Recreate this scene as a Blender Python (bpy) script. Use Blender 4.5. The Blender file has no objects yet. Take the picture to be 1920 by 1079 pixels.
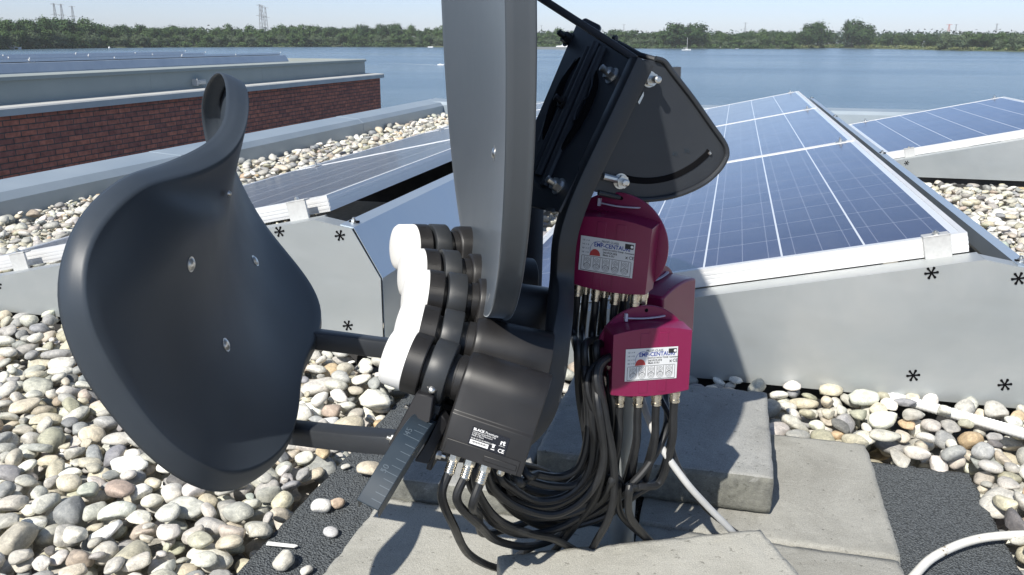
import bpy, bmesh, math, random
import numpy as np
from mathutils import Vector, Matrix

random.seed(7)
rng = np.random.default_rng(7)
SC = bpy.context.scene
COL = SC.collection
R = math.radians

# ------------------------------------------------------------------ camera
CF, CT, CR, CH = 1609.0, R(16.07), 0.005, 0.71      # focal (px of 1920), pitch, roll, height


def ray(px, py):
    """world direction through a pixel of the photograph, scaled so that depth = 1"""
    dx, dy = px - 960.0, py - 539.5
    cr, sr = math.cos(CR), math.sin(CR)
    a, b = (dx * cr + dy * sr) / CF, -(-dx * sr + dy * cr) / CF
    return Vector((a, math.cos(CT) + b * math.sin(CT), -math.sin(CT) + b * math.cos(CT)))


EYE = Vector((0, 0, CH))


def D(px, py, d):
    return EYE + ray(px, py) * d


def G(px, py, z=0.0):
    r = ray(px, py)
    return EYE + r * ((z - CH) / r.z)


def on_plane(px, py, p0, n):
    r = ray(px, py)
    return EYE + r * ((p0 - EYE).dot(n) / r.dot(n))


def proj_np(P):
    x, y, z = P[..., 0], P[..., 1], P[..., 2] - CH
    c, s = math.cos(CT), math.sin(CT)
    d = np.maximum(y * c - z * s, .02)
    up = y * s + z * c
    a, b = x / d * CF, -up / d * CF
    cr, sr = math.cos(CR), math.sin(CR)
    return np.stack([960 + a * cr - b * sr, 539.5 + a * sr + b * cr], -1), d


cam = bpy.data.cameras.new('camera')
cam.sensor_width = 36
cam.lens = 36 * CF / 1920
cam.clip_start = .02
cam.clip_end = 20000
co = bpy.data.objects.new('camera', cam)
COL.objects.link(co)
rt = Vector((1, 0, 0))
up = Vector((0, math.sin(CT), math.cos(CT)))
bk = Vector((0, -math.cos(CT), math.sin(CT)))
cx_ = rt * math.cos(CR) + up * math.sin(CR)
cy_ = up * math.cos(CR) - rt * math.sin(CR)
co.matrix_world = Matrix(((cx_.x, cy_.x, bk.x, 0), (cx_.y, cy_.y, bk.y, 0), (cx_.z, cy_.z, bk.z, CH), (0, 0, 0, 1)))
SC.camera = co

# ------------------------------------------------------------------ light
SUN_AZ, SUN_EL = R(30.3), R(45.7)             # azimuth left of straight behind the camera
sdir = Vector((-math.sin(SUN_AZ) * math.cos(SUN_EL), -math.cos(SUN_AZ) * math.cos(SUN_EL), math.sin(SUN_EL)))
sl = bpy.data.lights.new('sun', 'SUN')
sl.energy = 4.6
sl.angle = R(.53)
sl.color = (1, .955, .87)
so = bpy.data.objects.new('sun', sl)
COL.objects.link(so)
so.rotation_euler = sdir.to_track_quat('Z', 'Y').to_euler()
w = bpy.data.worlds.new('World')
SC.world = w
w.use_nodes = True
nt = w.node_tree
bg = nt.nodes['Background']
sky = nt.nodes.new('ShaderNodeTexSky')
sky.sky_type = 'NISHITA'
sky.sun_disc = False
sky.sun_elevation = SUN_EL
sky.sun_rotation = math.atan2(sdir.x, sdir.y) % (2 * math.pi)
sky.altitude = 0
sky.air_density = 1.0
sky.dust_density = .35
sky.ozone_density = 1.2
tint = nt.nodes.new('ShaderNodeMix')
tint.data_type = 'RGBA'
tint.blend_type = 'MULTIPLY'
tint.inputs[0].default_value = 1
wc = nt.nodes.new('ShaderNodeTexCoord')
wz = nt.nodes.new('ShaderNodeSeparateXYZ')
nt.links.new(wc.outputs['Generated'], wz.inputs[0])
wr = nt.nodes.new('ShaderNodeValToRGB')                      # cool summer haze low in the sky
wr.color_ramp.elements[0].position = 0.0
wr.color_ramp.elements[0].color = (.84, .97, 1.46, 1)
wr.color_ramp.elements[1].position = .30
wr.color_ramp.elements[1].color = (.98, .97, .98, 1)
nt.links.new(wz.outputs[2], wr.inputs[0])
nt.links.new(wr.outputs[0], tint.inputs[7])
nt.links.new(sky.outputs[0], tint.inputs[6])
nt.links.new(tint.outputs[2], bg.inputs[0])
bg.inputs[1].default_value = .085
SC.view_settings.view_transform = 'Standard'
SC.view_settings.look = 'None'
SC.view_settings.exposure = .42
SC.view_settings.gamma = 1


# ------------------------------------------------------------------ materials
class Mat:
    def __init__(s, name, base=(.5, .5, .5), rough=.5, metal=0., spec=.5, coat=0., coat_rough=.1):
        s.m = bpy.data.materials.new(name)
        s.m.use_nodes = True
        s.t = s.m.node_tree
        s.b = s.t.nodes['Principled BSDF']
        s.set('Base Color', (*base, 1))
        s.set('Roughness', rough)
        s.set('Metallic', metal)
        s.set('Specular IOR Level', spec)
        s.set('Coat Weight', coat)
        s.set('Coat Roughness', coat_rough)
        s.co = None

    def set(s, k, v):
        s.b.inputs[k].default_value = v

    def n(s, ty, **kw):
        x = s.t.nodes.new(ty)
        for k, v in kw.items():
            setattr(x, k, v)
        return x

    def l(s, a, b):
        s.t.links.new(a, b)

    def obj(s, kind='Object'):
        if s.co is None:
            s.co = s.n('ShaderNodeTexCoord')
        return s.co.outputs[kind]

    def val(s, x, sock):
        if isinstance(x, (int, float)):
            sock.default_value = x
        else:
            s.l(x, sock)

    def math(s, op, a, b=0.0, c=None):
        x = s.n('ShaderNodeMath', operation=op)
        s.val(a, x.inputs[0])
        s.val(b, x.inputs[1])
        if c is not None:
            s.val(c, x.inputs[2])
        return x.outputs[0]

    def noise(s, scale, detail=4, rough=.55, vec=None, dist=0.):
        x = s.n('ShaderNodeTexNoise')
        x.inputs['Scale'].default_value = scale
        x.inputs['Detail'].default_value = detail
        x.inputs['Roughness'].default_value = rough
        x.inputs['Distortion'].default_value = dist
        s.l(vec or s.obj(), x.inputs['Vector'])
        return x.outputs['Fac']

    def voro(s, scale, vec=None, out='Distance', feature='F1'):
        x = s.n('ShaderNodeTexVoronoi', feature=feature)
        x.inputs['Scale'].default_value = scale
        s.l(vec or s.obj(), x.inputs['Vector'])
        return x.outputs[out]

    def ramp(s, fac, stops):
        x = s.n('ShaderNodeValToRGB')
        e = x.color_ramp.elements
        while len(e) < len(stops):
            e.new(.5)
        for q, (p, c) in zip(e, stops):
            q.position = p
            q.color = (*c, 1) if len(c) == 3 else c
        s.l(fac, x.inputs[0])
        return x.outputs[0]

    def mix(s, fac, a, b, mode='MIX'):
        x = s.n('ShaderNodeMix', data_type='RGBA', blend_type=mode)
        s.val(fac, x.inputs[0])
        for q, i in ((a, 6), (b, 7)):
            if isinstance(q, tuple):
                x.inputs[i].default_value = (*q, 1)
            else:
                s.l(q, x.inputs[i])
        return x.outputs[2]

    def bump(s, h, strength=.3, dist=.002):
        x = s.n('ShaderNodeBump')
        x.inputs['Strength'].default_value = strength
        x.inputs['Distance'].default_value = dist
        s.l(h, x.inputs['Height'])
        s.l(x.outputs[0], s.b.inputs['Normal'])

    def base(s, c):
        s.l(c, s.b.inputs['Base Color'])

    def rough(s, c):
        s.l(c, s.b.inputs['Roughness'])


def mottled(name, c0, c1, scale, rough, r1=None, metal=0., bump=0., bscale=None, bdist=.001, spec=.5, coat=0.):
    M = Mat(name, c0, rough, metal, spec, coat)
    f = M.noise(scale, 5)
    M.base(M.ramp(f, [(.3, c0), (.7, c1)]))
    if r1 is not None:
        M.rough(M.ramp(f, [(.3, (rough,) * 3), (.7, (r1,) * 3)]))
    if bump:
        M.bump(M.noise(bscale or scale * 4, 3), bump, bdist)
    return M


MT = {}
MT['powder'] = mottled('anthracite_powder_coat', (.050, .060, .072), (.057, .067, .079), 14, .33, .39, bump=.12, bscale=900, bdist=.0004, spec=.65)
MT['powder_shaded'] = mottled('shaded_reflector_coat', (.034, .044, .058), (.040, .051, .066), 14, .43, .50, bump=.12, bscale=900, bdist=.0004, spec=.45)  # same anthracite coat, darkened to paint in the saddle reflector's shade
for k_, v_ in (('Sheen Weight', .42), ('Sheen Roughness', .22)):
    MT['powder'].set(k_, v_)
MT['powder'].set('Sheen Tint', (.80, .90, 1.0, 1))
MT['powder_black'] = mottled('dark_powder_coat', (.026, .029, .035), (.032, .036, .042), 18, .38, .46, bump=.2, bscale=900, bdist=.0004)
MT['plastic_black'] = mottled('black_plastic', (.0135, .0130, .0135), (.018, .0172, .0175), 30, .40, .46, bump=.12, bscale=1200, bdist=.0003)
MT['clamp_plastic'] = mottled('slate_clamp_plastic', (.024, .027, .031), (.031, .034, .038), 40, .42, .5, bump=.15, bscale=900, bdist=.0003)
MT['rail_mark'] = Mat('rail_mark', (.085, .11, .135), .5)
MT['matt_black'] = Mat('matt_black', (.012, .012, .014), .5)
MT['rail'] = mottled('slate_rail_steel', (.022, .035, .050), (.028, .042, .057), 30, .42, .5, bump=.1, bscale=800, bdist=.0003)
MT['cap'] = mottled('white_feed_cap', (.80, .80, .79), (.83, .83, .82), 20, .45)
MT['magenta'] = mottled('magenta_plastic', (.185, .007, .055), (.205, .009, .062), 20, .27, .34, spec=.55)
MT['zinc'] = mottled('bright_zinc', (.62, .62, .60), (.74, .73, .70), 90, .28, .4, metal=1.)
MT['nickel'] = mottled('nickel_connector', (.60, .56, .48), (.72, .68, .60), 120, .22, .32, metal=1.)
MT['cable'] = mottled('black_cable_sheath', (.010, .011, .013), (.018, .019, .021), 60, .36, .5, bump=.1, bscale=400, bdist=.0004)
MT['tie'] = Mat('cable_tie', (.62, .58, .66), .4)
MT['label_white'] = mottled('label_white', (.62, .63, .65), (.68, .69, .70), 60, .35)
MT['label_black'] = Mat('label_black', (.010, .010, .014), .25)
MT['ink_black'] = Mat('ink_black', (.02, .02, .022), .5)
MT['ink_white'] = Mat('ink_white', (.78, .78, .78), .5)
MT['ink_blue'] = Mat('ink_blue', (.02, .05, .28), .5)
MT['ink_red'] = Mat('ink_red', (.42, .04, .04), .5)
MT['ink_grey'] = Mat('ink_grey', (.10, .13, .16), .5)
MT['dark'] = Mat('dark_void', (.006, .006, .007), .9, spec=.1)

M = Mat('galvanised_sheet', (.5, .5, .5), .42, .55)
f1 = M.noise(2.2, 5, .6, dist=.6)
f2 = M.voro(60, out='Color')
c = M.ramp(f1, [(.28, (.37, .40, .41)), (.55, (.44, .465, .47)), (.75, (.54, .55, .54))])
M.base(c)
sc_ = M.n('ShaderNodeMapping')
sc_.inputs['Scale'].default_value = (1, .06, 6)
M.l(M.obj(), sc_.inputs[0])
M.rough(M.ramp(M.noise(9, 4, vec=sc_.outputs[0]), [(.3, (.42,) * 3), (.7, (.48,) * 3)]))
M.bump(M.noise(3.0, 3), .22, .03)
MT['galv'] = M
MT['deflector'] = mottled('sky_tinted_deflector_sheet', (.40, .47, .55), (.46, .53, .60), 5, .30, .40, metal=.55)  # blue of the reflected sky is mixed into the sheet's base colour
MT['alu'] = mottled('anodised_aluminium', (.74, .745, .75), (.80, .80, .80), 12, .38, .46, metal=.35)
MT['clamp_alu'] = mottled('cast_aluminium_clamp', (.55, .55, .54), (.62, .62, .61), 160, .5, .6, metal=.4, bump=.1, bscale=300)

# solar glass: UVs are metres on the module
M = Mat('solar_glass', (.02, .03, .1), .16, 0, .3, .42, .09)
uvn = M.n('ShaderNodeUVMap')
sp = M.n('ShaderNodeSeparateXYZ')
M.l(uvn.outputs[0], sp.inputs[0])


def line(M, x, pitch, off, half):
    q = M.math('FRACT', M.math('DIVIDE', M.math('SUBTRACT', x, off), pitch))
    q = M.math('ABSOLUTE', M.math('SUBTRACT', q, .5))
    return M.math('GREATER_THAN', q, .5 - half / pitch)


lu = line(M, sp.outputs[0], .1573, .0240, .0020)
lv = line(M, sp.outputs[1], .1608, .0210, .0012)
lb = line(M, sp.outputs[0], .0524, .0240 + .0262, .0009)
ring1 = M.math('MAXIMUM', M.math('GREATER_THAN', M.math('ABSOLUTE', M.math('SUBTRACT', sp.outputs[0], .496)), .4735), M.math('GREATER_THAN', M.math('ABSOLUTE', M.math('SUBTRACT', sp.outputs[1], .825)), .8055))
f = M.voro(60, vec=uvn.outputs[0], out='Color')
fg = M.n('ShaderNodeRGBToBW')
M.l(f, fg.inputs[0])
cell = M.mix(fg.outputs[0], (.021, .020, .056), (.028, .027, .072))
cellv = M.n('ShaderNodeTexWhiteNoise', noise_dimensions='2D')
sn = M.n('ShaderNodeVectorMath', operation='SNAP')
sn.inputs[1].default_value = (.1573, .1608, 1)
adj = M.n('ShaderNodeVectorMath', operation='SUBTRACT')
adj.inputs[1].default_value = (.024, .021, 0)
M.l(uvn.outputs[0], adj.inputs[0])
M.l(adj.outputs[0], sn.inputs[0])
M.l(sn.outputs[0], cellv.inputs['Vector'])
cell = M.mix(.30, cell, M.mix(cellv.outputs['Value'], (.016, .016, .046), (.034, .034, .085)))
col = M.mix(M.math('MULTIPLY', lb, .36), cell, (.40, .42, .50))
col = M.mix(M.math('MULTIPLY', lv, .52), col, (.50, .52, .58))
col = M.mix(M.math('MAXIMUM', lu, ring1), col, (.68, .70, .72))
dst = M.ramp(M.noise(5, 6, .7, vec=uvn.outputs[0], dist=1.2), [(.42, (0, 0, 0)), (.75, (1, 1, 1))])
col = M.mix(M.math('MULTIPLY', dst, .10), col, (.34, .33, .32))
M.base(col)
dust = M.noise(7, 5, vec=uvn.outputs[0])
dmix = M.ramp(dust, [(.35, (.13,) * 3), (.7, (.24,) * 3)])
M.l(dmix, M.b.inputs['Coat Roughness'])
MT['solar'] = M

# concrete
def concrete(name, c0, c1, stain, moss=0.):
    M = Mat(name, c0, .88, spec=.3)
    base = M.ramp(M.noise(7, 7, .65), [(.28, c0), (.72, c1)])
    st = M.ramp(M.noise(3.6, 6, .68, dist=1.1), [(.44, (0, 0, 0)), (.66, (1, 1, 1))])
    base = M.mix(M.math('MULTIPLY', st, stain), base, (.13, .125, .105), 'MIX')
    pale = M.ramp(M.noise(11, 6, .7, dist=2.0), [(.60, (0, 0, 0)), (.68, (1, 1, 1))])
    base = M.mix(M.math('MULTIPLY', pale, .28), base, tuple(min(1, q * 1.35) for q in c1), 'MIX')
    # faint scrape lines
    mp = M.n('ShaderNodeMapping')
    mp.inputs['Scale'].default_value = (1, 9, 1)
    mp.inputs['Rotation'].default_value = (0, 0, .6)
    M.l(M.obj(), mp.inputs[0])
    scr = M.ramp(M.noise(22, 3, .5, vec=mp.outputs[0], dist=.6), [(.655, (0, 0, 0)), (.67, (1, 1, 1)), (.685, (0, 0, 0))])
    base = M.mix(M.math('MULTIPLY', scr, .35), base, (.62, .61, .58), 'MIX')
    sp1 = M.ramp(M.noise(620, 3, .65), [(.30, (.70, .70, .69)), (.5, (1, 1, 1)), (.70, (1.24, 1.24, 1.22))])
    base = M.mix(.9, base, sp1, 'MULTIPLY')
    sp2 = M.ramp(M.voro(240), [(.05, (1.30, 1.28, 1.24)), (.20, (1, 1, 1))])
    base = M.mix(.6, base, sp2, 'MULTIPLY')
    pm = M.ramp(M.noise(120, 2), [(.27, (.45, .45, .44)), (.34, (1, 1, 1))])
    base = M.mix(.8, base, pm, 'MULTIPLY')
    if moss:
        ge = M.n('ShaderNodeNewGeometry')
        sz = M.n('ShaderNodeSeparateXYZ')
        M.l(ge.outputs['True Normal'], sz.inputs[0])
        side = M.math('SUBTRACT', 1, M.math('ABSOLUTE', sz.outputs[2]))
        mk_ = M.ramp(M.math('MULTIPLY', side, M.math('ADD', M.noise(26, 6, .7), .42)), [(.42, (0, 0, 0)), (.72, (1, 1, 1))])
        base = M.mix(M.math('MULTIPLY', mk_, moss), base, M.ramp(M.noise(90, 4), [(.35, (.045, .045, .03)), (.65, (.14, .14, .11))]), 'MIX')
    M.base(base)
    h = M.math('ADD', M.math('MULTIPLY', M.noise(520, 3), .6), M.math('MULTIPLY', M.noise(60, 5), 1.0))
    M.bump(h, .5, .003)
    return M


MT['conc_light'] = concrete('pale_concrete', (.37, .362, .322), (.46, .452, .41), .28)
MT['conc_mid'] = concrete('weathered_concrete', (.30, .295, .268), (.375, .37, .34), .5)
MT['conc_dark'] = concrete('mossy_concrete', (.27, .275, .265), (.37, .37, .355), .45, .6)

M = Mat('rubber_crumb_mat', (.05, .055, .06), .8, spec=.35)
v = M.voro(330)
M.base(M.mix(1, M.ramp(M.noise(420, 2), [(.3, (.095, .108, .118)), (.7, (.20, .22, .235))]), M.ramp(v, [(.15, (1, 1, 1)), (.75, (.42, .42, .42))]), 'MULTIPLY'))
M.bump(M.math('ADD', v, M.math('MULTIPLY', M.noise(130, 2), .8)), .9, -.004)
MT['rubber'] = M

M = Mat('river_pebble', (.5, .5, .5), .62, spec=.35)
at = M.n('ShaderNodeAttribute', attribute_name='stone')
vein = M.ramp(M.noise(30, 6, .65, dist=1.5), [(.46, (1, 1, 1)), (.5, (1.35, 1.33, 1.28)), (.54, (1, 1, 1))])
mot = M.ramp(M.noise(85, 6, .7), [(.25, (.62, .62, .61)), (.5, (1, 1, 1)), (.75, (1.28, 1.27, 1.23))])
c = M.mix(1, at.outputs['Color'], mot, 'MULTIPLY')
c = M.mix(.8, c, M.mix(1, c, vein, 'MULTIPLY'))
spk = M.ramp(M.noise(600, 2), [(.3, (.75, .75, .75)), (.5, (1, 1, 1))])
M.base(M.mix(.6, c, spk, 'MULTIPLY'))
M.bump(M.math('ADD', M.noise(220, 4), M.math('MULTIPLY', M.noise(60, 3), 1.5)), .35, .002)
MT['pebble'] = M
MT['grit'] = mottled('roof_grit', (.30, .29, .26), (.42, .40, .36), 60, .95, bump=.6, bscale=120, bdist=.01)

# brick
M = Mat('red_brick', (.3, .1, .08), .9, spec=.2)
bt = M.n('ShaderNodeTexBrick')
bt.inputs['Scale'].default_value = 1
bt.inputs['Brick Width'].default_value = .225
bt.inputs['Row Height'].default_value = .0625
bt.inputs['Mortar Size'].default_value = .007
bt.inputs['Mortar Smooth'].default_value = .2
bt.inputs['Color1'].default_value = (.56, .21, .14, 1)
bt.inputs['Color2'].default_value = (.34, .145, .115, 1)
bt.inputs['Mortar'].default_value = (.13, .115, .105, 1)
uvb = M.n('ShaderNodeUVMap')
M.l(uvb.outputs[0], bt.inputs['Vector'])
M.base(M.mix(.75, bt.outputs[0], M.ramp(M.noise(14, 5, vec=uvb.outputs[0]), [(.3, (.6, .6, .6)), (.7, (1.35, 1.3, 1.25))]), 'MULTIPLY'))
M.bump(M.math('ADD', M.math('MULTIPLY', bt.outputs['Fac'], -1.), M.math('MULTIPLY', M.noise(90, 3, vec=uvb.outputs[0]), .4)), .5, .008)
MT['brick'] = M
MT['coping'] = mottled('coping_stone', (.46, .465, .45), (.55, .55, .53), 3, .7)
MT['fascia'] = mottled('grey_green_fascia', (.30, .33, .315), (.35, .38, .36), 2, .5, .6)
MT['parapet'] = mottled('zinc_roof_trim', (.30, .36, .41), (.37, .43, .48), 2.5, .38, .5, metal=.3)
MT['bitumen'] = mottled('roof_membrane', (.03, .03, .032), (.05, .05, .052), 20, .8)
MT['white_sheath'] = mottled('shaded_white_sheath', (.50, .50, .49), (.58, .58, .57), 60, .5)  # white sheath greyed to paint in the shade on the slanting cable
MT['conduit'] = mottled('white_pvc', (.78, .78, .76), (.82, .82, .80), 20, .45)
M = Mat('worn_white_cable', (.7, .7, .66), .45)
M.base(M.ramp(M.noise(38, 4, .7, dist=.4), [(.36, (.16, .12, .06)), (.40, (.68, .66, .60)), (.6, (.76, .75, .71))]))
MT['worn_white'] = M
MT['white_paint'] = Mat('white_boat_paint', (.8, .8, .8), .4)
MT['hull_grey'] = Mat('grey_hull', (.2, .22, .23), .5)
MT['boat_glass'] = Mat('boat_window', (.03, .04, .05), .2)
MT['pylon'] = Mat('pylon_steel', (.30, .32, .35), .6)
MT['pylon_red'] = Mat('red_crane_steel', (.45, .12, .10), .6)

M = Mat('lake_water', (.03, .07, .11), .16, spec=.5)
M.set('IOR', 1.33)
mp = M.n('ShaderNodeMapping')
mp.inputs['Scale'].default_value = (.42, 1, 1)
M.l(M.obj(), mp.inputs[0])
big = M.noise(.012, 3, vec=mp.outputs[0])
h = M.math('ADD', M.math('MULTIPLY', M.noise(1.1, 5, .62, vec=mp.outputs[0]), 1.0), M.math('MULTIPLY', M.noise(.22, 3, vec=mp.outputs[0]), 1.3))
M.bump(h, .42, .8)
M.rough(M.ramp(big, [(.35, (.14,) * 3), (.65, (.26,) * 3)]))
M.base(M.ramp(M.noise(.03, 4, vec=mp.outputs[0]), [(.3, (.092, .150, .205)), (.7, (.112, .170, .225))]))
MT['water'] = M
MT['foam'] = Mat('boat_wake_foam', (.75, .78, .8), .6)


def foliage(name, a, b):
    M = Mat(name, a, .75, spec=.2)
    at = M.n('ShaderNodeAttribute', attribute_name='leaf')
    M.base(M.mix(at.outputs['Fac'], a, b))
    return M


MT['leaf_dark'] = foliage('foliage_dark', (.020, .046, .020), (.055, .098, .034))
MT['leaf_mid'] = foliage('foliage_mid', (.030, .062, .022), (.080, .130, .044))
MT['leaf_pale'] = foliage('foliage_willow', (.050, .078, .042), (.110, .148, .080))
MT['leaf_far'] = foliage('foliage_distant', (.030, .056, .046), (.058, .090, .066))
MT['reed'] = foliage('reeds', (.11, .13, .05), (.20, .22, .10))
MT['bark'] = mottled('bark', (.06, .05, .04), (.10, .085, .07), 3, .9)
MT['leaf_dark_wood'] = Mat('dark_timber', (.03, .035, .025), .9)
MT['land'] = mottled('far_land', (.05, .075, .03), (.10, .12, .06), .02, .95)


# ------------------------------------------------------------------ mesh helpers
class MB:
    def __init__(s):
        s.v, s.f, s.uv = [], [], {}

    def add(s, vs, fs):
        o = len(s.v)
        s.v += [tuple(q) for q in vs]
        s.f += [tuple(i + o for i in q) for q in fs]
        return o

    def box(s, o, x, y, z):
        """box with centre o and half-axis vectors x y z"""
        o, x, y, z = map(Vector, (o, x, y, z))
        vs = [o + a * x + b * y + c * z for c in (-1, 1) for b in (-1, 1) for a in (-1, 1)]
        fs = [(0, 2, 3, 1), (4, 5, 7, 6), (0, 1, 5, 4), (2, 6, 7, 3), (0, 4, 6, 2), (1, 3, 7, 5)]
        if x.cross(y).dot(z) < 0:
            fs = [q[::-1] for q in fs]
        s.add(vs, fs)
        return s

    def prism(s, poly, ext):
        """flat polygon (3-D points) pushed along the vector ext"""
        poly = [Vector(p) for p in poly]
        ext = Vector(ext)
        n = len(poly)
        nrm = Vector((0, 0, 0))
        for i in range(n):
            nrm += poly[i].cross(poly[(i + 1) % n])
        vs = poly + [p + ext for p in poly]
        fs = [tuple(range(n))[::-1], tuple(range(n, 2 * n))] + [(i, (i + 1) % n, n + (i + 1) % n, n + i) for i in range(n)]
        if nrm.dot(ext) < 0:
            fs = [q[::-1] for q in fs]
        s.add(vs, fs)
        return s

    def sweep(s, path, prof, upv=Vector((0, 0, 1)), closed_prof=True, cap=True):
        """profile [(side, up)] swept along path; upv a vector or list"""
        path = [Vector(p) for p in path]
        n, m = len(path), len(prof)
        vs = []
        for i, p in enumerate(path):
            t = (path[min(i + 1, n - 1)] - path[max(i - 1, 0)]).normalized()
            u = upv[i] if isinstance(upv, list) else upv
            sd = t.cross(u).normalized()
            u2 = sd.cross(t)
            vs += [p + sd * a + u2 * b for a, b in prof]
        fs = []
        mm = m if closed_prof else m - 1
        for i in range(n - 1):
            for j in range(mm):
                k = (j + 1) % m
                fs.append((i * m + j, i * m + k, (i + 1) * m + k, (i + 1) * m + j))
        if cap and closed_prof:
            fs += [tuple(range(m))[::-1], tuple(range((n - 1) * m, n * m))]
        s.add(vs, fs)
        return s

    def tube(s, path, r, seg=10, cap=True):
        path = [Vector(p) for p in path]
        n = len(path)
        t0 = (path[1] - path[0]).normalized()
        u = t0.orthogonal().normalized()
        vs = []
        for i, p in enumerate(path):
            t = (path[min(i + 1, n - 1)] - path[max(i - 1, 0)]).normalized()
            u = (u - t * u.dot(t)).normalized()
            b = t.cross(u)
            rr = r[i] if isinstance(r, (list, tuple)) else r
            vs += [p + (u * math.cos(a) + b * math.sin(a)) * rr for a in (2 * math.pi * j / seg for j in range(seg))]
        fs = []
        for i in range(n - 1):
            for j in range(seg):
                k = (j + 1) % seg
                fs.append((i * seg + j, i * seg + k, (i + 1) * seg + k, (i + 1) * seg + j))
        if cap:
            fs += [tuple(range(seg))[::-1], tuple(range((n - 1) * seg, n * seg))]
        s.add(vs, fs)
        return s

    def lathe(s, prof, o, ax, seg=40):
        """profile [(along, radius)] turned about axis ax from o"""
        o, ax = Vector(o), Vector(ax).normalized()
        u = ax.orthogonal().normalized()
        b = ax.cross(u)
        vs, n = [], len(prof)
        for x, r in prof:
            vs += [o + ax * x + (u * math.cos(a) + b * math.sin(a)) * r for a in (2 * math.pi * j / seg for j in range(seg))]
        fs = []
        for i in range(n - 1):
            for j in range(seg):
                k = (j + 1) % seg
                fs.append((i * seg + j, i * seg + k, (i + 1) * seg + k, (i + 1) * seg + j))
        fs += [tuple(range(seg))[::-1], tuple(range((n - 1) * seg, n * seg))]
        s.add(vs, fs)
        return s


def finish(me, smooth):
    if smooth:
        for p in me.polygons:
            p.use_smooth = True
        if smooth is not True:
            me.set_sharp_from_angle(angle=R(smooth))
    me.update()


def link(name, me, mat, parent=None, bevel=0, seg=2, loc=None):
    o = bpy.data.objects.new(name, me)
    COL.objects.link(o)
    if mat is not None:
        me.materials.append(mat.m if isinstance(mat, Mat) else mat)
    if parent is not None:
        o.parent = parent
        o.matrix_parent_inverse = parent.matrix_world.inverted()
    if bevel:
        b = o.modifiers.new('bevel', 'BEVEL')
        b.width = bevel
        b.segments = seg
        b.limit_method = 'ANGLE'
        b.angle_limit = R(35)
    return o


def mk(name, mb, mat, parent=None, smooth=35, bevel=0, seg=2):
    me = bpy.data.meshes.new(name)
    me.from_pydata(mb.v, [], mb.f)
    bm = bmesh.new()
    bm.from_mesh(me)
    bmesh.ops.recalc_face_normals(bm, faces=bm.faces)
    bm.to_mesh(me)
    bm.free()
    finish(me, smooth)
    return link(name, me, MT[mat] if isinstance(mat, str) else mat, parent, bevel, seg)


def tag(o, label=None, cat=None, group=None, kind=None):
    if label:
        o['label'] = label
    if cat:
        o['category'] = cat
    if group:
        o['group'] = group
    if kind:
        o['kind'] = kind
    return o


def empty(name, loc, label, cat, group=None):
    o = bpy.data.objects.new(name, None)
    o.empty_display_size = .05
    COL.objects.link(o)
    o.location = loc
    bpy.context.view_layer.update()
    return tag(o, label, cat, group)


def spline(pts, n=10):
    """Catmull-Rom through points"""
    P = [Vector(p) for p in pts]
    P = [P[0] * 2 - P[1]] + P + [P[-1] * 2 - P[-2]]
    out = []
    for i in range(1, len(P) - 2):
        a, b, c, d = P[i - 1:i + 3]
        for k in range(n):
            t = k / n
            out.append(.5 * ((2 * b) + (c - a) * t + (2 * a - 5 * b + 4 * c - d) * t * t + (3 * b - a - 3 * c + d) * t ** 3))
    out.append(P[-2])
    return out


def rrect(w, h, r, n=4):
    """rounded rectangle profile, centred, full sizes w h"""
    out = []
    for cx, cy, a0 in ((w / 2 - r, h / 2 - r, 0), (-w / 2 + r, h / 2 - r, 90), (-w / 2 + r, -h / 2 + r, 180), (w / 2 - r, -h / 2 + r, 270)):
        for k in range(n + 1):
            a = R(a0 + 90 * k / n)
            out.append((cx + r * math.cos(a), cy + r * math.sin(a)))
    return out


def hexbolt(mb, p, ax, r=.0065, head=.006, shank=.0, washer=.0085, tip=.0035):
    """hexagon nut with washer and a stud end, on point p along ax"""
    ax = Vector(ax).normalized()
    p = Vector(p)
    mb.lathe([(0, washer), (.0012, washer)], p, ax, 20)
    mb.lathe([(.0012, r), (.0012 + head, r)], p, ax, 6)
    if shank:
        mb.lathe([(.0012 + head, tip), (.0012 + head + shank, tip), (.0022 + head + shank, tip * .6)], p, ax, 12)
    return mb


def panhead(mb, p, ax, r=.007):
    mb.lathe([(-.001, r), (.0008, r), (.0022, r * .8), (.003, r * .4), (.0031, 0.0002)], p, ax, 18)
    return mb


_txt = {}


def text_part(name, body, size, mat, parent, o, x, y, off=.0003, align='LEFT', bold=0.0, squash=1.0):
    """flat lettering: origin o, unit directions x (reading) and y (up), lifted off along x cross y"""
    cu_ = bpy.data.curves.new('lettering', 'FONT')
    cu_.body = body
    cu_.size = size
    cu_.align_x = align
    cu_.resolution_u = 2
    cu_.offset = bold
    tmp = bpy.data.objects.new('lettering_source', cu_)
    COL.objects.link(tmp)
    bpy.context.view_layer.update()
    me = bpy.data.meshes.new_from_object(tmp.evaluated_get(bpy.context.evaluated_depsgraph_get()))
    bpy.data.objects.remove(tmp)
    bpy.data.curves.remove(cu_)
    x, y, o = Vector(x), Vector(y), Vector(o)
    n = x.cross(y).normalized()
    for q in me.vertices:
        q.co = o + x * (q.co.x * squash) + y * q.co.y + n * off
    me.materials.clear()
    return link(name, me, MT[mat], parent)


# ------------------------------------------------------------------ roof frame: u across the rows, v along them
PH = .2479
CU, SU = math.cos(PH), math.sin(PH)


def W(u, v, z=0.):
    return Vector((u * CU + v * SU, -u * SU + v * CU, z))


UU, VV, ZZ = W(1, 0), W(0, 1), Vector((0, 0, 1))


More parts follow.
